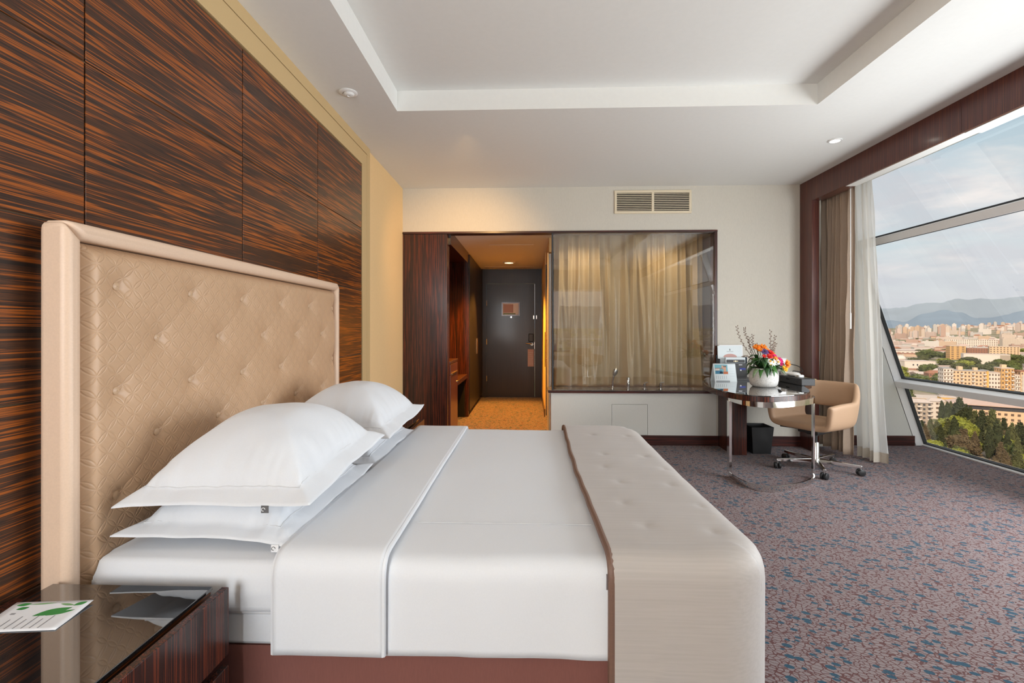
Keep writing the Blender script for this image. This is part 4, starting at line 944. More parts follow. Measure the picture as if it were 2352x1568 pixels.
# ------------------------------------------------------------------ desk chair
def make_chair(label, loc, rz, group=None):
    t = thing('desk_chair', label, 'chair', loc, rz, group)
    pl = smooth_line([(-.292, -.285), (-.305, -.10), (-.300, .08), (-.268, .215), (-.18, .285), (-.07, .305), (.07, .305), (.18, .285), (.268, .215), (.300, .08), (.305, -.10), (.292, -.285)], 3)
    n = len(pl) - 1; rows = []
    for i, (x, y) in enumerate(pl):
        a = i / n; ay = abs(a - .5) * 2                          # 0 at the middle of the back, 1 at the arm fronts
        topz = .635 + (.785 - .635) * (1 - sst(.40, .56, ay)) - .018 * sst(.8, 1, ay)
        back = 1 - sst(.35, .60, ay); lean = 1 + .05 * back
        fr = sst(.75, 1, ay)
        yc = min(y, .12)
        row = [(0, y * .62 - .10 * (1 - fr) * 0 if False else (y if y < -.0 else y * .35), .415), (x * .55, (y if y < 0 else y * .60), .412), (x * .84, (y if y < 0 else y * .86), .418), (x * .96, y * .97, .438 - .006 * back), (x * 1.0, y * 1.0, .505 + .04 * back), (x * 1.03 * (1 + .02 * back), y * (1.0 + .10 * back), (topz + .505) / 2 + .01), (x * 1.06 * (1 - .04 * back), y * (1.0 + .20 * back) - .012 * fr, topz)]
        rows.append([(p[0] * .89, p[1] * .89 - .020, p[2]) for p in row])
    R = len(rows[0]); mb = MB(); mb.v = [p for r in rows for p in r]
    for i in range(n):
        for k in range(R - 1):
            ay = abs((i + .5) / n - .5) * 2
            if k == 3 and ay < .42: continue                     # the slot between seat and back
            mb.f.append((i * R + k, (i + 1) * R + k, (i + 1) * R + k + 1, i * R + k + 1))
    sh_ = mb.build('shell', 'tan_chair', t, local=True, ang=180)
    m = sh_.modifiers.new('thick', 'SOLIDIFY'); m.thickness = .056; m.offset = 0; m.use_even_offset = False
    m = sh_.modifiers.new('round', 'SUBSURF'); m.levels = 2; m.render_levels = 2
    MB().box(-.09, .09, -.12, .10, .335, .375).box(-.05, .05, -.06, .06, .315, .336).build('mechanism', 'black', t, local=True, bevel=.006)
    MB().tube([(-.05, -.02, .345), (-.20, -.05, .35), (-.285, -.07, .352)], [.009, .009, .012], 8).build('tilt_lever', 'black', t, local=True)
    MB().lathe([(.034, .055), (.036, .10), (.030, .115), (.028, .24), (.025, .245)], (0, 0, 0), 24).build('column', 'chrome', t, local=True)
    MB().lathe([(.017, .24), (.017, .30), (.026, .302), (.026, .318)], (0, 0, 0), 18).build('piston', 'black', t, local=True)
    for k in range(5):
        a = radians(251 + 72 * k) - rz; d = Vector((cos(a), sin(a), 0)); s = Vector((-sin(a), cos(a), 0)); b = MB()
        p0, p1 = d * .025, d * .345
        b.hexa([p0 - s * .020 + Vector((0, 0, .062)), p1 - s * .012 + Vector((0, 0, .066)), p1 + s * .012 + Vector((0, 0, .066)), p0 + s * .020 + Vector((0, 0, .062)), p0 - s * .017 + Vector((0, 0, .098)), p1 - s * .010 + Vector((0, 0, .088)), p1 + s * .010 + Vector((0, 0, .088)), p0 + s * .017 + Vector((0, 0, .098))])
        lg_ = b.build('base_leg', 'chrome', t, local=True, bevel=.003)
        c0 = d * .335; w = MB().tube([c0 + Vector((0, 0, .070)), c0 + Vector((0, 0, .045))], .008, 10)
        w.build('caster_stem', 'chrome', lg_, local=True)
        a2 = a + .9 + k * 1.3; ax = Vector((cos(a2), sin(a2), 0)); cw_ = c0 + Vector((0, 0, .029)); w = MB()
        for sg in (-1, 1): w.tube([cw_ + ax * sg * .006, cw_ + ax * sg * .009, cw_ + ax * sg * .024, cw_ + ax * sg * .027], [.024, .029, .029, .024], 20)
        w.build('caster', 'black', lg_, local=True)
    return t
make_chair('tan upholstered swivel chair with chrome star base at the desk', (2.60, 4.487, 0), radians(-60))
# sitting corner by the rear window: the partition glass mirrors it
make_chair('tan swivel chair by the rear window, mirrored in the partition glass', (1.45, -1.45, 0), radians(150))
st = thing('side_table', 'round dark side table by the rear window, mirrored in glass', 'table', (.72, -1.55, 0))
MB().lathe([(.22, 0), (.22, .012), (.03, .025)], (.72, -1.55, 0), 28).build('base', 'steel', st); MB().tube([(.72, -1.55, .02), (.72, -1.55, .70)], .025, 12).build('stem', 'steel', st)
MB().lathe([(.32, .70), (.325, .71), (.325, .722), (.32, .73)], (.72, -1.55, 0), 36).build('tabletop', 'ebony_v', st)
bt = thing('wine_bottle', 'dark wine bottle on the round side table', 'bottle', (.80, -1.55, .73))
MB().lathe([(.036, 0), (.038, .01), (.038, .19), (.030, .215), (.014, .235), (.013, .30), (.015, .302), (.015, .315)], (.80, -1.55, .73), 20).build('bottle_body', 'black_glass', bt)
MB().lathe([(.0385, .06), (.0385, .15)], (.80, -1.55, .73), 20).build('bottle_label', 'paper', bt)
for i, (x, c_) in enumerate(((.66, (.02, .06, .35)), (.60, (.7, .74, .8)))):
    b = thing('water_bottle', ('blue' if i == 0 else 'clear pale') + ' small water bottle on the round side table', 'bottle', (x, -1.5, .73))
    MB().lathe([(.028, 0), (.03, .01), (.03, .13), (.012, .16), (.012, .18)], (x, -1.5, .73), 16).build('bottle_body', flat('water_plastic%d' % i, c_, .2), b); MB().lathe([(.0135, .18), (.0135, .198)], (x, -1.5, .73), 12).build('cap', 'white_plastic', b)

# ------------------------------------------------------------------ the city below the window
GZ = -58.0
def on_ground(u, d):
    """a point on the city ground at forward distance d along the sight line of photo column u"""
    k = (u - 1176) / 1111.0; x = d * (k * cos(YAW) - sin(YAW)); y = d * (k * sin(YAW) + cos(YAW)); return x, y
def rise(x, y):
    d = hypot(x, y); t = atan2(x, y)
    return 66 * sst(2600, 6200, d) + 40 * sst(.70, .86, t) * sst(2200, 4800, d) * (t < 1.6)
def city_ground():
    rs = [30, 120, 220, 320, 450, 650, 950, 1400, 2000, 2700, 3400, 4200, 5200, 6400, 8000, 12000]; n = 144; vs = []; fs = []
    for r in rs:
        for k in range(n):
            a = 2 * pi * k / n; x, y = r * sin(a), r * cos(a); vs.append((x, y, GZ + rise(x, y)))
    for i in range(len(rs) - 1):
        for k in range(n): fs.append((i * n + k, i * n + (k + 1) % n, (i + 1) * n + (k + 1) % n, (i + 1) * n + k))
    fs.append(tuple(range(n)))
    return MB().add(vs, fs)
t = NT('city_ground'); v = t.coords(); a = t.noise(v, .011, 6, .6); b_ = t.noise(v, .05, 4)
col = t.ramp(t.math('ADD', t.math('MULTIPLY', a, .7), t.math('MULTIPLY', b_, .3)), [(.38, (.10, .15, .04)), (.47, (.20, .20, .09)), (.54, (.42, .33, .24)), (.62, (.50, .42, .35))])
t.l(col, t.b.inputs['Base Color']); t.set(Roughness=.95); M['city_ground'] = t.m
struct(city_ground(), 'ground', 'city_ground', 'open city plain below the hotel window')
def ridge(name, mat, dist, pts, seed, label, deep=.25):
    def crest(t):
        if t < pts[0][0] or t > pts[-1][0]:
            base = pts[0][1] if t < pts[0][0] else pts[-1][1]; return base * (.95 + .25 * nz(t * 3.1, seed))
        for (a, h), (b, g) in zip(pts, pts[1:]):
            if a <= t <= b: k = (t - a) / (b - a); k = k * k * (3 - 2 * k); return h + (g - h) * k
    n = 1500; m = 8; vs = []
    for j in range(m + 1):
        for i in range(n + 1):
            th = -pi + 2 * pi * i / n if False else -pi * .98 + 2 * pi * .98 * i / n
            k = j / m; r = dist * (1 - deep * (1 - k)) / max(.35, 1)
            h = crest(th) * (k ** 1.35) * (1 + .10 * (1 - k) * nz(th * 22, k * 3, seed)) + (14 * nz(th * 60, k * 5, seed) + 9 * nz(th * 210, k * 9, seed)) * k
            vs.append((r * sin(th), r * cos(th), GZ + 30 * (1 - k) + (h - GZ) * 1.0 * k if k > 0 else GZ + 20))
    fs = [(j * (n + 1) + i, j * (n + 1) + i + 1, (j + 1) * (n + 1) + i + 1, (j + 1) * (n + 1) + i) for j in range(m) for i in range(n)]
    return struct(MB().add(vs, fs), name, mat, label, ang=180)
def uv_h(u, v, dist):
    x, y = on_ground(u, 1.0); return atan2(x, y), (755 - v) / 1111 * dist / hypot(x, y)
M['mount_far'] = fine('haze_tinted_mountain', (.315, .375, .435), .95, .06, .002, 0); M['mount_near'] = fine('haze_tinted_foothill', (.235, .305, .38), .95, .08, .002, 0)  # aerial haze is put into these blue base colours
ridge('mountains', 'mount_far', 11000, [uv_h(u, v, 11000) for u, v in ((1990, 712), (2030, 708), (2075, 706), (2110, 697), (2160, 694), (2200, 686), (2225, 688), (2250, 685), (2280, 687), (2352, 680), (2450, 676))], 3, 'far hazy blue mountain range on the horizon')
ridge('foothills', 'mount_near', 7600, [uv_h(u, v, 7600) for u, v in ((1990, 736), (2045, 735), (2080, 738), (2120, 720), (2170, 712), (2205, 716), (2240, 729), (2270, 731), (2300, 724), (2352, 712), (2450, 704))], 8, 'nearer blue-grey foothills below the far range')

def facade_mat(name, wall, win_, fh=3.1, bw=3.6):
    t = NT(name); tc = t.n('ShaderNodeTexCoord'); sp = t.n('ShaderNodeSeparateXYZ'); t.l(tc.outputs['Object'], sp.inputs[0])
    h = t.math('FRACT', t.math('DIVIDE', sp.outputs[2], fh)); w = t.math('FRACT', t.math('DIVIDE', t.math('ADD', t.math('ADD', sp.outputs[0], sp.outputs[1]), 300), bw))
    inh = t.math('MULTIPLY', t.math('GREATER_THAN', h, .32), t.math('LESS_THAN', h, .74)); inw = t.math('MULTIPLY', t.math('GREATER_THAN', w, .28), t.math('LESS_THAN', w, .68))
    ge = t.n('ShaderNodeNewGeometry'); sn = t.n('ShaderNodeSeparateXYZ'); t.l(ge.outputs['Normal'], sn.inputs[0]); side = t.math('LESS_THAN', sn.outputs[2], .5)
    k = t.math('MULTIPLY', t.math('MULTIPLY', inh, inw), side); m = t.n('ShaderNodeMixRGB'); t.l(k, m.inputs[0]); m.inputs[1].default_value = (*wall, 1); m.inputs[2].default_value = (*win_, 1)
    t.l(m.outputs[0], t.b.inputs['Base Color']); t.set(Roughness=.8); return t.m
far_mats = [facade_mat('hazed_facade_%s' % k, c, w) for k, c, w in (('cream', (.68, .57, .48), (.50, .42, .37)), ('pink', (.64, .51, .45), (.48, .39, .35)), ('white', (.73, .68, .64), (.54, .50, .48)), ('orange', (.64, .47, .34), (.44, .33, .26)), ('brick', (.52, .36, .29), (.36, .25, .21)), ('grey', (.56, .53, .51), (.40, .39, .38)))]  # walls paled and window contrast lowered to paint in distance haze
R_red = flat('terracotta_roof', (.42, .19, .11), .9); R_pale = flat('pale_flat_roof', (.70, .58, .50), .9); R_grey = flat('grey_roof', (.45, .42, .41), .9); R_pink = flat('pinkish_metal_roof', (.66, .48, .40), .8)
winm = flat('dark_window', (.07, .07, .08), .3); winw = flat('brown_window', (.16, .10, .07), .4)
w_cream = flat('cream_render', (.78, .56, .36), .85); w_white = flat('white_render', (.80, .71, .63), .85); w_yel = flat('ochre_render', (.70, .42, .17), .85); w_grey = flat('grey_render', (.46, .38, .31), .85); w_brick = flat('red_brick_wall', (.36, .16, .10), .9); w_gold = flat('golden_render', (.80, .48, .13), .85)

def place(name, label, u, d, yaw=0, cat='building', group=None, z=None):
    x, y = on_ground(u, d); return thing(name, label, cat, (x, y, (GZ + rise(x, y)) if z is None else z), -atan2(x, y) + yaw, group)
def volume(root, x0, x1, y0, y1, z0, z1, wall, roof, floors=0, bays=0, side_bays=0, win=winm, balcony=None, wname='wall', over=.3, rh=.5, parent=None, pitched=0):
    w = MB().box(x0, x1, y0, y1, z0, z1).build(wname, wall, root, local=True, smooth=False)
    if pitched:
        ym = (y0 + y1) / 2; o = over
        MB().add([(x0 - o, y0 - o, z1), (x1 + o, y0 - o, z1), (x1 + o, y1 + o, z1), (x0 - o, y1 + o, z1), (x0 + pitched, ym, z1 + pitched), (x1 - pitched, ym, z1 + pitched)], [(0, 1, 5, 4), (1, 2, 5), (2, 3, 4, 5), (3, 0, 4), (3, 2, 1, 0)]).build('roof', roof, root, local=True, smooth=False)
    else: MB().box(x0 - over, x1 + over, y0 - over, y1 + over, z1, z1 + rh).build('roof', roof, root, local=True, smooth=False)
    if floors:
        fh = (z1 - z0) / floors; b = MB(); bl = MB()
        for f in range(floors):
            za = z0 + fh * f + fh * .30; zb = za + fh * .45
            for k in range(bays):
                bw = (x1 - x0) / bays; xa = x0 + bw * (k + .27); xb = x0 + bw * (k + .73); b.box(xa, xb, y0 - .08, y0 + .1, za, zb)
                if balcony and (k % balcony == balcony - 1): bl.box(x0 + bw * (k + .05), x0 + bw * (k + .95), y0 - 1.3, y0, za - .75, za + .15)
            for k in range(side_bays):
                bw = (y1 - y0) / side_bays; ya = y0 + bw * (k + .3); yb = y0 + bw * (k + .7); b.box(x0 - .08, x0 + .1, ya, yb, za, zb); b.box(x1 - .1, x1 + .08, ya, yb, za, zb)
        o = b.build('window', win, w, local=True, smooth=False); o['kind'] = 'stuff'
        if bl.v: o = bl.build('balcony', w_white, w, local=True, smooth=False); o['kind'] = 'stuff'
    return w
# the long cream apartment block
ap = place('apartment_block', 'long cream apartment block with stepped towers just above the lower transom', 2262, 400, .30)
volume(ap, -27, -20.5, -2, 12, 0, 25.5, w_white, R_grey, 8, 3, 3, winw, 1)
volume(ap, -20.5, 1, 0, 13, 0, 24, w_cream, R_grey, 8, 9, 3, winw, 3)
volume(ap, 1, 2.2, -1, 12, 0, 24.5, w_gold, R_grey)
volume(ap, 2.2, 9.5, 0, 13, 0, 23, w_white, R_pale, 7, 4, 3, winw)
volume(ap, 9.5, 17, -2, 12, 0, 27, w_yel, R_pale, 8, 4, 3, winw, 2)
volume(ap, 17, 20, -3.5, 11, 0, 22, w_white, R_pale, 7, 2, 3, winw, 1)
volume(ap, 20, 27, -5, 11, 0, 25, w_cream, R_red, 8, 4, 3, winw)
b = MB(); b.lathe([(3.0, 0), (3.0, 22.5)], (23.5, -4.5, 0), 16); b.build('round_bay', w_white, ap, local=True)
volume(ap, 27, 46, -4, 12, 0, 30, w_white, R_grey, 9, 8, 3, winw, 2)
MB().box(-16, -13, 3, 8, 24.5, 27.5).box(-6, -3.5, 3, 7, 24.5, 26.8).box(11, 14, 2, 6, 27.5, 30).build('roof_house', w_cream, ap, local=True, smooth=False)
b5 = place('office_building', 'long low building with pale pink roof behind the cypress trees', 2300, 292, .18)
volume(b5, -22, 40, 0, 16, 0, 12.2, w_cream, R_pink, 4, 22, 4, winw, None, 'wall', 1.6, .6, pitched=0)
MB().add([(-23, -1.5, 12.8), (41, -1.5, 12.8), (41, 17, 12.8), (-23, 17, 12.8), (-16, 8, 15.4), (36, 8, 15.4)], [(0, 1, 5, 4), (1, 2, 5), (2, 3, 4, 5), (3, 0, 4)]).build('hip_roof', R_pink, b5, local=True, smooth=False)
MB().box(-22, 40, -.15, .02, 9.7, 11.9).build('window_band', winm, b5, local=True, smooth=False)
b1_ = place('grey_villa', 'grey balconied block beside the leaning window mullion', 2118, 300, .35)
volume(b1_, -5.5, 5, 0, 12, 0, 13.5, w_grey, R_pale, 5, 4, 4, winm, 2, over=.8, pitched=1.6)
b2_ = place('white_villa', 'small white block with dark windows beside grey balconied block', 2153, 318, .1)
volume(b2_, -4.2, 4.2, 0, 12, 0, 11.5, w_white, R_pale, 4, 3, 4, winw, None, over=.6, pitched=1.5)
b3_ = place('flat_roofed_hall', 'flat-roofed low hall under the lower transom', 2118, 365, .2)
volume(b3_, -14, 13, 0, 22, 0, 6.8, w_grey, R_pale, 1, 10, 6, winm)
b4_ = place('ochre_store', 'golden ochre box building by the dark conifers', 2184, 352, .25)
volume(b4_, -5.5, 5.5, 0, 9, 0, 9.0, w_gold, R_pale, 2, 5, 3, w_yel)
for nm, lab, u, d, yaw, w, dp, h, wall, roof, fl_, bays, pit in (
    ('white_hall', 'long white hall with three small windows left of the round tree', 2113, 700, .45, 38, 30, 12, w_white, R_pale, 0, 0, 0),
    ('white_warehouse', 'white warehouse with blue grey end behind the cream apartments', 2266, 800, .15, 56, 30, 17, w_white, R_pale, 0, 0, 0),
    ('ochre_tower_block', 'blank orange beige block right of the shed roofs', 2200, 930, .35, 24, 18, 26, w_yel, R_pale, 7, 3, 0),
    ('brick_office', 'red brown office building with white bands', 2258, 960, .1, 46, 22, 21, w_brick, R_pale, 6, 12, 0),
    ('ochre_office', 'yellow ochre office building with flat white roof', 2307, 900, .1, 40, 22, 26, w_cream, R_pale, 7, 9, 0),
    ('brick_house', 'red roofed low brick house left of the cream apartments', 2166, 520, .3, 24, 16, 11, w_brick, R_red, 3, 8, 3),
    ('long_shed', 'long pale shed roof among the trees', 2090, 1080, .1, 130, 26, 9, w_white, R_pale, 1, 16, 0),
    ('slab_block', 'wide white slab block on the middle rise', 2230, 1500, .1, 120, 20, 26, w_white, R_pale, 5, 24, 0),
    ('domed_plinth', 'grey low plinth beside the small white dome', 2075, 760, .2, 20, 14, 9, w_grey, R_grey, 2, 5, 0)):
    r_ = place(nm, lab, u, d, yaw); volume(r_, -w / 2, w / 2, 0, dp, 0, h, wall, roof, fl_, bays, 3, winw, None, pitched=pit)
    if nm == 'white_hall':
        for x in (-9, -4, 4): MB().box(x, x + 1.8, -.1, .1, 6, 8.2).build('window', winm, r_, local=True, smooth=False)
    if nm == 'white_warehouse': MB().box(16, 27.9, -.1, .1, 3, 16).build('end_cladding', w_grey, r_, local=True, smooth=False)
dm = place('white_dome', 'small white dome tank left of the white hall', 2069, 780); MB().lathe([(6, 0), (6, 10)] + [(7.0 * cos(a), 10 + 7 * sin(a)) for a in [k * pi / 16 for k in range(1, 8)]], (0, 0, 0), 20).build('shell', w_white, dm, local=True); MB().lathe([(7.4, 9.4), (7.4, 10.2)], (0, 0, 0), 20).build('rim', w_grey, dm, local=True)
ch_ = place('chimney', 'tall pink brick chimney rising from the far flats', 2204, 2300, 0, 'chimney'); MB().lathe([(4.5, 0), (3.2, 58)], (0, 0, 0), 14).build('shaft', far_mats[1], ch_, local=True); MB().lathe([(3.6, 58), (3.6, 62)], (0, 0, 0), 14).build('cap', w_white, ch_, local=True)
# the anonymous blocks further out: one object each, sharing a few meshes
def block_mesh(kind, k):
    b = MB()
    if kind == 'tower': b.box(-9, 9, -8, 8, 0, 46).box(-4, 4, -4, 4, 46, 50)
    elif kind == 'slab': b.box(-24, 24, -7, 7, 0, 24).box(-20, -14, -3, 3, 24, 27).box(8, 14, -3, 3, 24, 27)
    elif kind == 'house': b.box(-8, 8, -6, 6, 0, 8); b.add([(-9, -7, 8), (9, -7, 8), (9, 7, 8), (-9, 7, 8), (-5, 0, 12), (5, 0, 12)], [(0, 1, 5, 4), (1, 2, 5), (2, 3, 4, 5), (3, 0, 4)])
    else: b.box(-26, 26, -13, 13, 0, 8); b.add([(-27, -14, 8), (27, -14, 8), (27, 14, 8), (-27, 14, 8), (-27, 0, 10.5), (27, 0, 10.5)], [(0, 1, 5, 4), (2, 3, 4, 5), (1, 2, 5), (3, 0, 4)])
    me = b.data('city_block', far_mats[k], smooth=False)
    if kind in ('house', 'shed'):
        me.materials.append((R_red, R_pale, R_pink)[k % 3])
        for p in me.polygons:
            if p.normal.z > .25: p.material_index = 1
    else:
        me.materials.append(R_pale)
        for p in me.polygons:
            if p.normal.z > .8: p.material_index = 1
    return me
BM = {kd: [block_mesh(kd, k) for k in range(6)] for kd in ('tower', 'slab', 'house', 'shed')}
LAB = dict(tower='pale distant tower block on the city skyline under the mountains', slab='pale distant slab of flats in the city plain', house='small hip-roofed house among the distant city roofs', shed='long low shed roof among the distant city blocks')
rnd = random.Random(5)
TAKEN = [(o_.location.x, o_.location.y, 34) for o_ in bpy.data.objects if o_.parent is None and o_.get('category') == 'building']
def free(x, y, rad):
    if any(hypot(x - a, y - b) < (rad + c_) for a, b, c_ in TAKEN): return False
    TAKEN.append((x, y, rad)); return True
def scatter(kind, n, u0, u1, d0, d1, s0, s1, powr=1.0, hs=1.0):
    for i in range(n):
        for _ in range(40):
            u = rnd.uniform(u0, u1); d = d0 + (d1 - d0) * rnd.random() ** powr; x, y = on_ground(u, d); s = rnd.uniform(s0, s1)
            if free(x, y, dict(tower=11, slab=24, house=10, shed=29)[kind] * s): break
        else: continue
        o = bpy.data.objects.new({'tower': 'tower_block', 'slab': 'flats_block', 'house': 'hillside_house', 'shed': 'long_roof_shed'}[kind], BM[kind][rnd.randrange(6)]); C.objects.link(o)
        o.location = (x, y, GZ + rise(x, y) - .5); o.rotation_euler = (0, 0, -atan2(x, y) + rnd.uniform(-.7, .7)); o.scale = (s, s, s * rnd.uniform(.8, 1.25) * hs)
        tag(o, LAB[kind], 'building', {'tower': 'distant tower blocks', 'slab': 'distant flats', 'house': 'distant houses', 'shed': 'distant sheds'}[kind])
scatter('tower', 46, 2035, 2215, 2500, 3600, .75, 1.25); scatter('tower', 22, 2200, 2400, 2700, 4300, .6, 1.05)
scatter('slab', 34, 2030, 2400, 1350, 3400, .7, 1.2); scatter('slab', 10, 2205, 2400, 1000, 1500, .5, .8)
scatter('house', 120, 2215, 2420, 3000, 6000, 1.3, 2.4, .8); scatter('house', 34, 2040, 2400, 1100, 2600, .9, 1.5)
scatter('shed', 34, 2030, 2400, 820, 2600, .7, 1.2)
scatter('shed', 8, 2075, 2200, 540, 800, .5, .8)
# scenery that only the mirror image in the partition glass shows
b = MB(); rr = random.Random(9)
for i in range(420):
    a = rr.uniform(-.55, .75); d = rr.uniform(500, 4200); x, y = d * sin(a), -d * cos(a); w_, h_ = rr.uniform(8, 22), rr.uniform(8, 34); z = GZ + rise(x, y); b.box(x - w_, x + w_, y - w_ * .6, y + w_ * .6, z, z + h_)
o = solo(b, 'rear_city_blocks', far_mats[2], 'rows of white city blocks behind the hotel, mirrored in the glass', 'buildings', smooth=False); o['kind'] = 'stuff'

b = MB()
for i in range(260):                                                    # the same city further left, hidden from the photograph by the end wall
    u = rr.uniform(900, 2010); d = rr.uniform(620, 4200); x, y = on_ground(u, d); w_, h_ = rr.uniform(7, 24), rr.choice((8, 9, 11, 22, 26, 40)); z = GZ + rise(x, y); b.box(x - w_, x + w_, y - w_ * .6, y + w_ * .6, z, z + h_)
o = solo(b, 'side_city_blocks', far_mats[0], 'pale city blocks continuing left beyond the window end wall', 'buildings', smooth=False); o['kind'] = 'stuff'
# trees
def tree_mats(nm, d, l): return fine(nm, tuple((a + b) / 2 for a, b in zip(d, l)), .95, .45, .9, 0)
TM = dict(dark=tree_mats('dark_conifer_green', (.022, .035, .014), (.075, .085, .030)), olive=tree_mats('olive_foliage', (.06, .075, .025), (.15, .15, .055)), bright=tree_mats('yellow_green_foliage', (.16, .20, .025), (.36, .36, .06)), brown=tree_mats('brownish_foliage', (.09, .065, .035), (.19, .14, .07)), mid=tree_mats('mid_green_foliage', (.07, .10, .025), (.17, .19, .05)))
trunk_m = flat('tree_trunk', (.08, .05, .035), .9)
def crown_mesh(kind, mat, seed, nclump):
    """a lumpy core covered by many small leaf clumps"""
    r = random.Random(seed); b = MB()
    def rad(t, a):
        if kind == 'cypress': return .115 * (sin(pi * min(1, t * .93 + .07)) ** .55) * (1 - t) ** .30 * (1 + .2 * nz(a * 2, t * 9, seed))
        if kind == 'conifer': return .27 * (1 - t) ** .85 * (.80 + .30 * abs(sin(t * 15 + a))) * (1 + .35 * nz(cos(a) * 2, sin(a) * 2 + t * 6, seed)) * min(1, t * 9 + .25)
        return .46 * sqrt(max(0, 1 - (2 * t - 1) ** 2)) * (1 + .55 * nz(cos(a) * 1.5, sin(a) * 1.5 + t * 3, seed))
    z0 = .06 if kind != 'bushy' else .18
    n = 14; m = 14
    vs = [(rad(j / m, 2 * pi * k / n) * .86 * cos(2 * pi * k / n), rad(j / m, 2 * pi * k / n) * .86 * sin(2 * pi * k / n), z0 + (1 - z0) * j / m) for j in range(m + 1) for k in range(n)]
    b.add(vs, [(j * n + k, j * n + (k + 1) % n, (j + 1) * n + (k + 1) % n, (j + 1) * n + k) for j in range(m) for k in range(n)])
    for i in range(nclump):
        t = r.random(); a = r.uniform(0, 2 * pi); R = rad(t, a) * r.uniform(.85, 1.12) ; s = r.uniform(.018, .042) * (1 if kind != 'cypress' else .6) * (1.3 if kind == 'bushy' else 1)
        c = Vector((R * cos(a), R * sin(a), z0 + (1 - z0) * t)); p = [c + Vector((r.gauss(0, s), r.gauss(0, s), r.gauss(0, s) * (1.8 if kind == 'cypress' else 1))) for _ in range(4)]
        b.add(p, [(0, 1, 2), (0, 2, 3), (0, 3, 1), (1, 3, 2)])
    return b.data('crown', mat, smooth=False)
CM = {}
for kind, mats in (('cypress', ('dark', 'olive')), ('conifer', ('dark', 'olive', 'brown')), ('bushy', ('bright', 'olive', 'mid', 'brown'))):
    for mt in mats: CM[kind, mt] = [crown_mesh(kind, TM[mt], s, 520 if kind == 'cypress' else 700) for s in (1, 2)]
trunk_me = MB().tube([(0, 0, 0), (0, 0, .35)], [.018, .010], 7).data('trunk', trunk_m)
NM = dict(cypress='cypress_tree', conifer='conifer_tree', bushy='leafy_tree')
ADJ = dict(dark='dark green', olive='olive green', bright='yellow green', mid='mid green', brown='brownish')
def tree(kind, mt, u, d, h, wide=1.0, parts=True, where='in the park below the window'):
    x, y = on_ground(u, d)
    if not parts and not free(x, y, h * wide * .22): return
    me = CM[kind, mt][rnd.randrange(2)]; lab = ADJ[mt] + ' ' + {'cypress': 'slender cypress', 'conifer': 'shaggy conifer', 'bushy': 'round leafy tree'}[kind] + ' ' + where
    if parts:
        t = thing(NM[kind], lab, 'tree', (x, y, GZ + rise(x, y)), rnd.uniform(0, 6), lab.split(' ')[0] + ' ' + NM[kind].replace('_', ' ') + 's ' + where); t.scale = (h * wide, h * wide, h)
        o = bpy.data.objects.new('crown', me); C.objects.link(o); o.parent = t; o2 = bpy.data.objects.new('trunk', trunk_me); C.objects.link(o2); o2.parent = t
    else:
        o = bpy.data.objects.new(NM[kind], me); C.objects.link(o); o.location = (x, y, GZ + rise(x, y) - .1 * h); o.scale = (h * wide, h * wide, h); o.rotation_euler = (0, 0, rnd.uniform(0, 6)); tag(o, lab, 'tree', lab.split(' ')[0] + ' ' + NM[kind].replace('_', ' ') + 's ' + where)
def top_h(v, d): return EYE - (v - 755) / 1111 * d - GZ
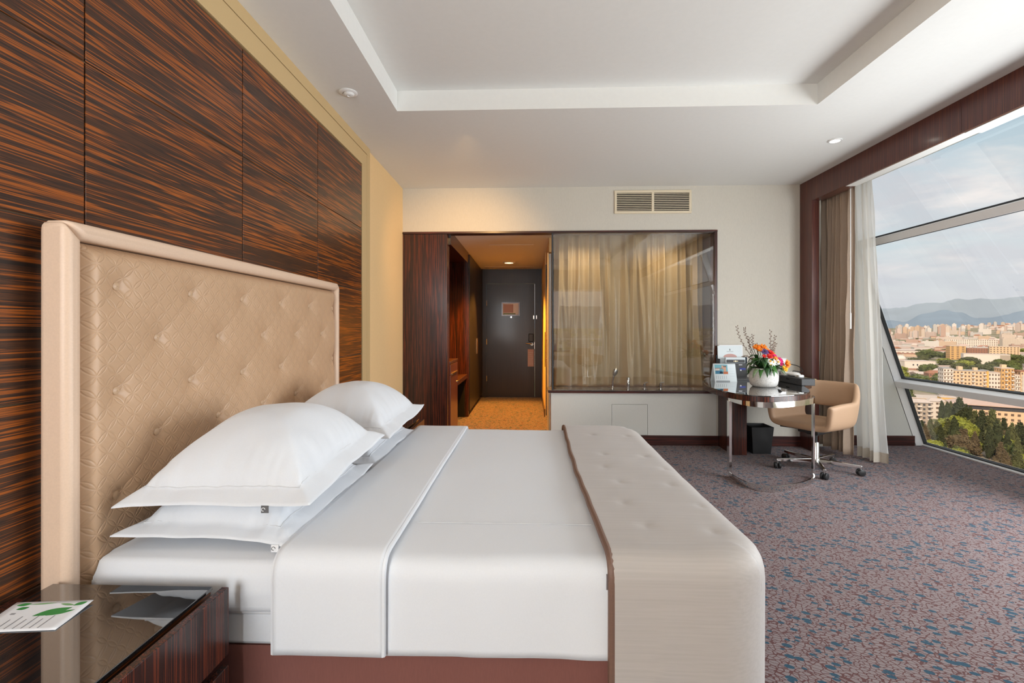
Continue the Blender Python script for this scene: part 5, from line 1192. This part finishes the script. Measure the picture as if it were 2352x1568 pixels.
for kind, mt, u, v, d, wide in (('cypress', 'dark', 2163, 921, 290, 1), ('cypress', 'dark', 2176, 924, 286, 1.1), ('cypress', 'olive', 2184, 922, 292, .9), ('conifer', 'dark', 2203, 915, 285, 1.15), ('conifer', 'dark', 2218, 930, 278, .9), ('cypress', 'dark', 2192, 958, 238, 1.2),
        ('cypress', 'dark', 2229, 935, 268, .9), ('conifer', 'olive', 2240, 944, 258, .8), ('conifer', 'dark', 2256, 943, 250, .8), ('cypress', 'olive', 2279, 942, 236, 1.3), ('cypress', 'dark', 2290, 966, 222, 1.1), ('cypress', 'dark', 2272, 980, 220, .9), ('conifer', 'dark', 2306, 961, 240, .7),
        ('cypress', 'olive', 2324, 974, 222, 1.2), ('cypress', 'dark', 2334, 978, 230, 1), ('conifer', 'dark', 2345, 970, 238, .9), ('cypress', 'olive', 2338, 1004, 206, 1.0), ('conifer', 'olive', 2137, 962, 262, .9), ('conifer', 'brown', 2126, 975, 250, .9), ('conifer', 'olive', 2152, 966, 258, 1.0), ('conifer', 'dark', 2160, 976, 245, .8),
        ('conifer', 'olive', 2178, 962, 252, .9), ('conifer', 'brown', 2216, 985, 232, .9), ('conifer', 'brown', 2240, 992, 226, .8), ('cypress', 'dark', 2262, 968, 240, 1.1), ('cypress', 'dark', 2248, 962, 246, 1.0), ('conifer', 'dark', 2118, 965, 268, .8), ('cypress', 'dark', 2314, 990, 214, .9), ('conifer', 'dark', 2357, 985, 226, .9), ('conifer', 'olive', 2200, 990, 230, .9),
        ('bushy', 'bright', 2196, 956, 262, .9), ('bushy', 'bright', 2212, 966, 256, .8), ('bushy', 'bright', 2227, 974, 246, .8), ('bushy', 'bright', 2166, 962, 268, .8), ('bushy', 'bright', 2308, 1003, 222, .8), ('bushy', 'mid', 2322, 1018, 214, .8), ('bushy', 'bright', 2350, 1045, 196, .9), ('bushy', 'brown', 2206, 1000, 222, .9)):
    tree(kind, mt, u, d, top_h(v, d), wide)
for i in range(46):
    u = rnd.uniform(2105, 2375); d = rnd.uniform(178, 250); k, mt = rnd.choice((('bushy', 'olive'), ('bushy', 'brown'), ('bushy', 'mid'), ('bushy', 'bright'), ('conifer', 'olive'), ('conifer', 'brown'), ('conifer', 'dark'), ('cypress', 'dark')))
    tree(k, mt, u, d, rnd.uniform(5, 9.5) * (1.25 if k != 'bushy' else 1), rnd.uniform(.8, 1.2))
for i in range(150):
    u = rnd.uniform(2040, 2390); d = rnd.choice((rnd.uniform(460, 700), rnd.uniform(600, 1300), rnd.uniform(900, 2300))); mt = rnd.choice(('olive', 'mid', 'bright', 'mid', 'olive'))
    tree('bushy', mt, u, d, rnd.uniform(9, 17), rnd.uniform(1.0, 1.7), False, 'among the city roofs')
for u, d, h in ((2083, 690, 17), (2094, 700, 15), (2150, 640, 24), (2128, 950, 20), (2142, 960, 18), (2166, 930, 19), (2240, 1000, 22), (2310, 830, 18), (2330, 800, 18)):
    tree('bushy' if d != 690 else 'conifer', 'mid' if d != 690 else 'dark', u, d, h, 1.5, False, 'among the city roofs')
b = MB()
for i in range(90):                                                     # park trees further left, hidden from the photograph by the end wall
    x, y = on_ground(rnd.uniform(1500, 2085), rnd.uniform(170, 620)); h = rnd.uniform(7, 15); me = CM['bushy' if i % 3 else 'conifer', 'olive'][i % 2]; w_ = h * rnd.uniform(.8, 1.3)
    b.add([(x + v_.co.x * w_, y + v_.co.y * w_, GZ + v_.co.z * h) for v_ in me.vertices], [tuple(p.vertices) for p in me.polygons])
o = solo(b, 'side_park_trees', TM['mid'], 'green park trees continuing left beyond the window end wall', 'trees', smooth=False); o['kind'] = 'stuff'
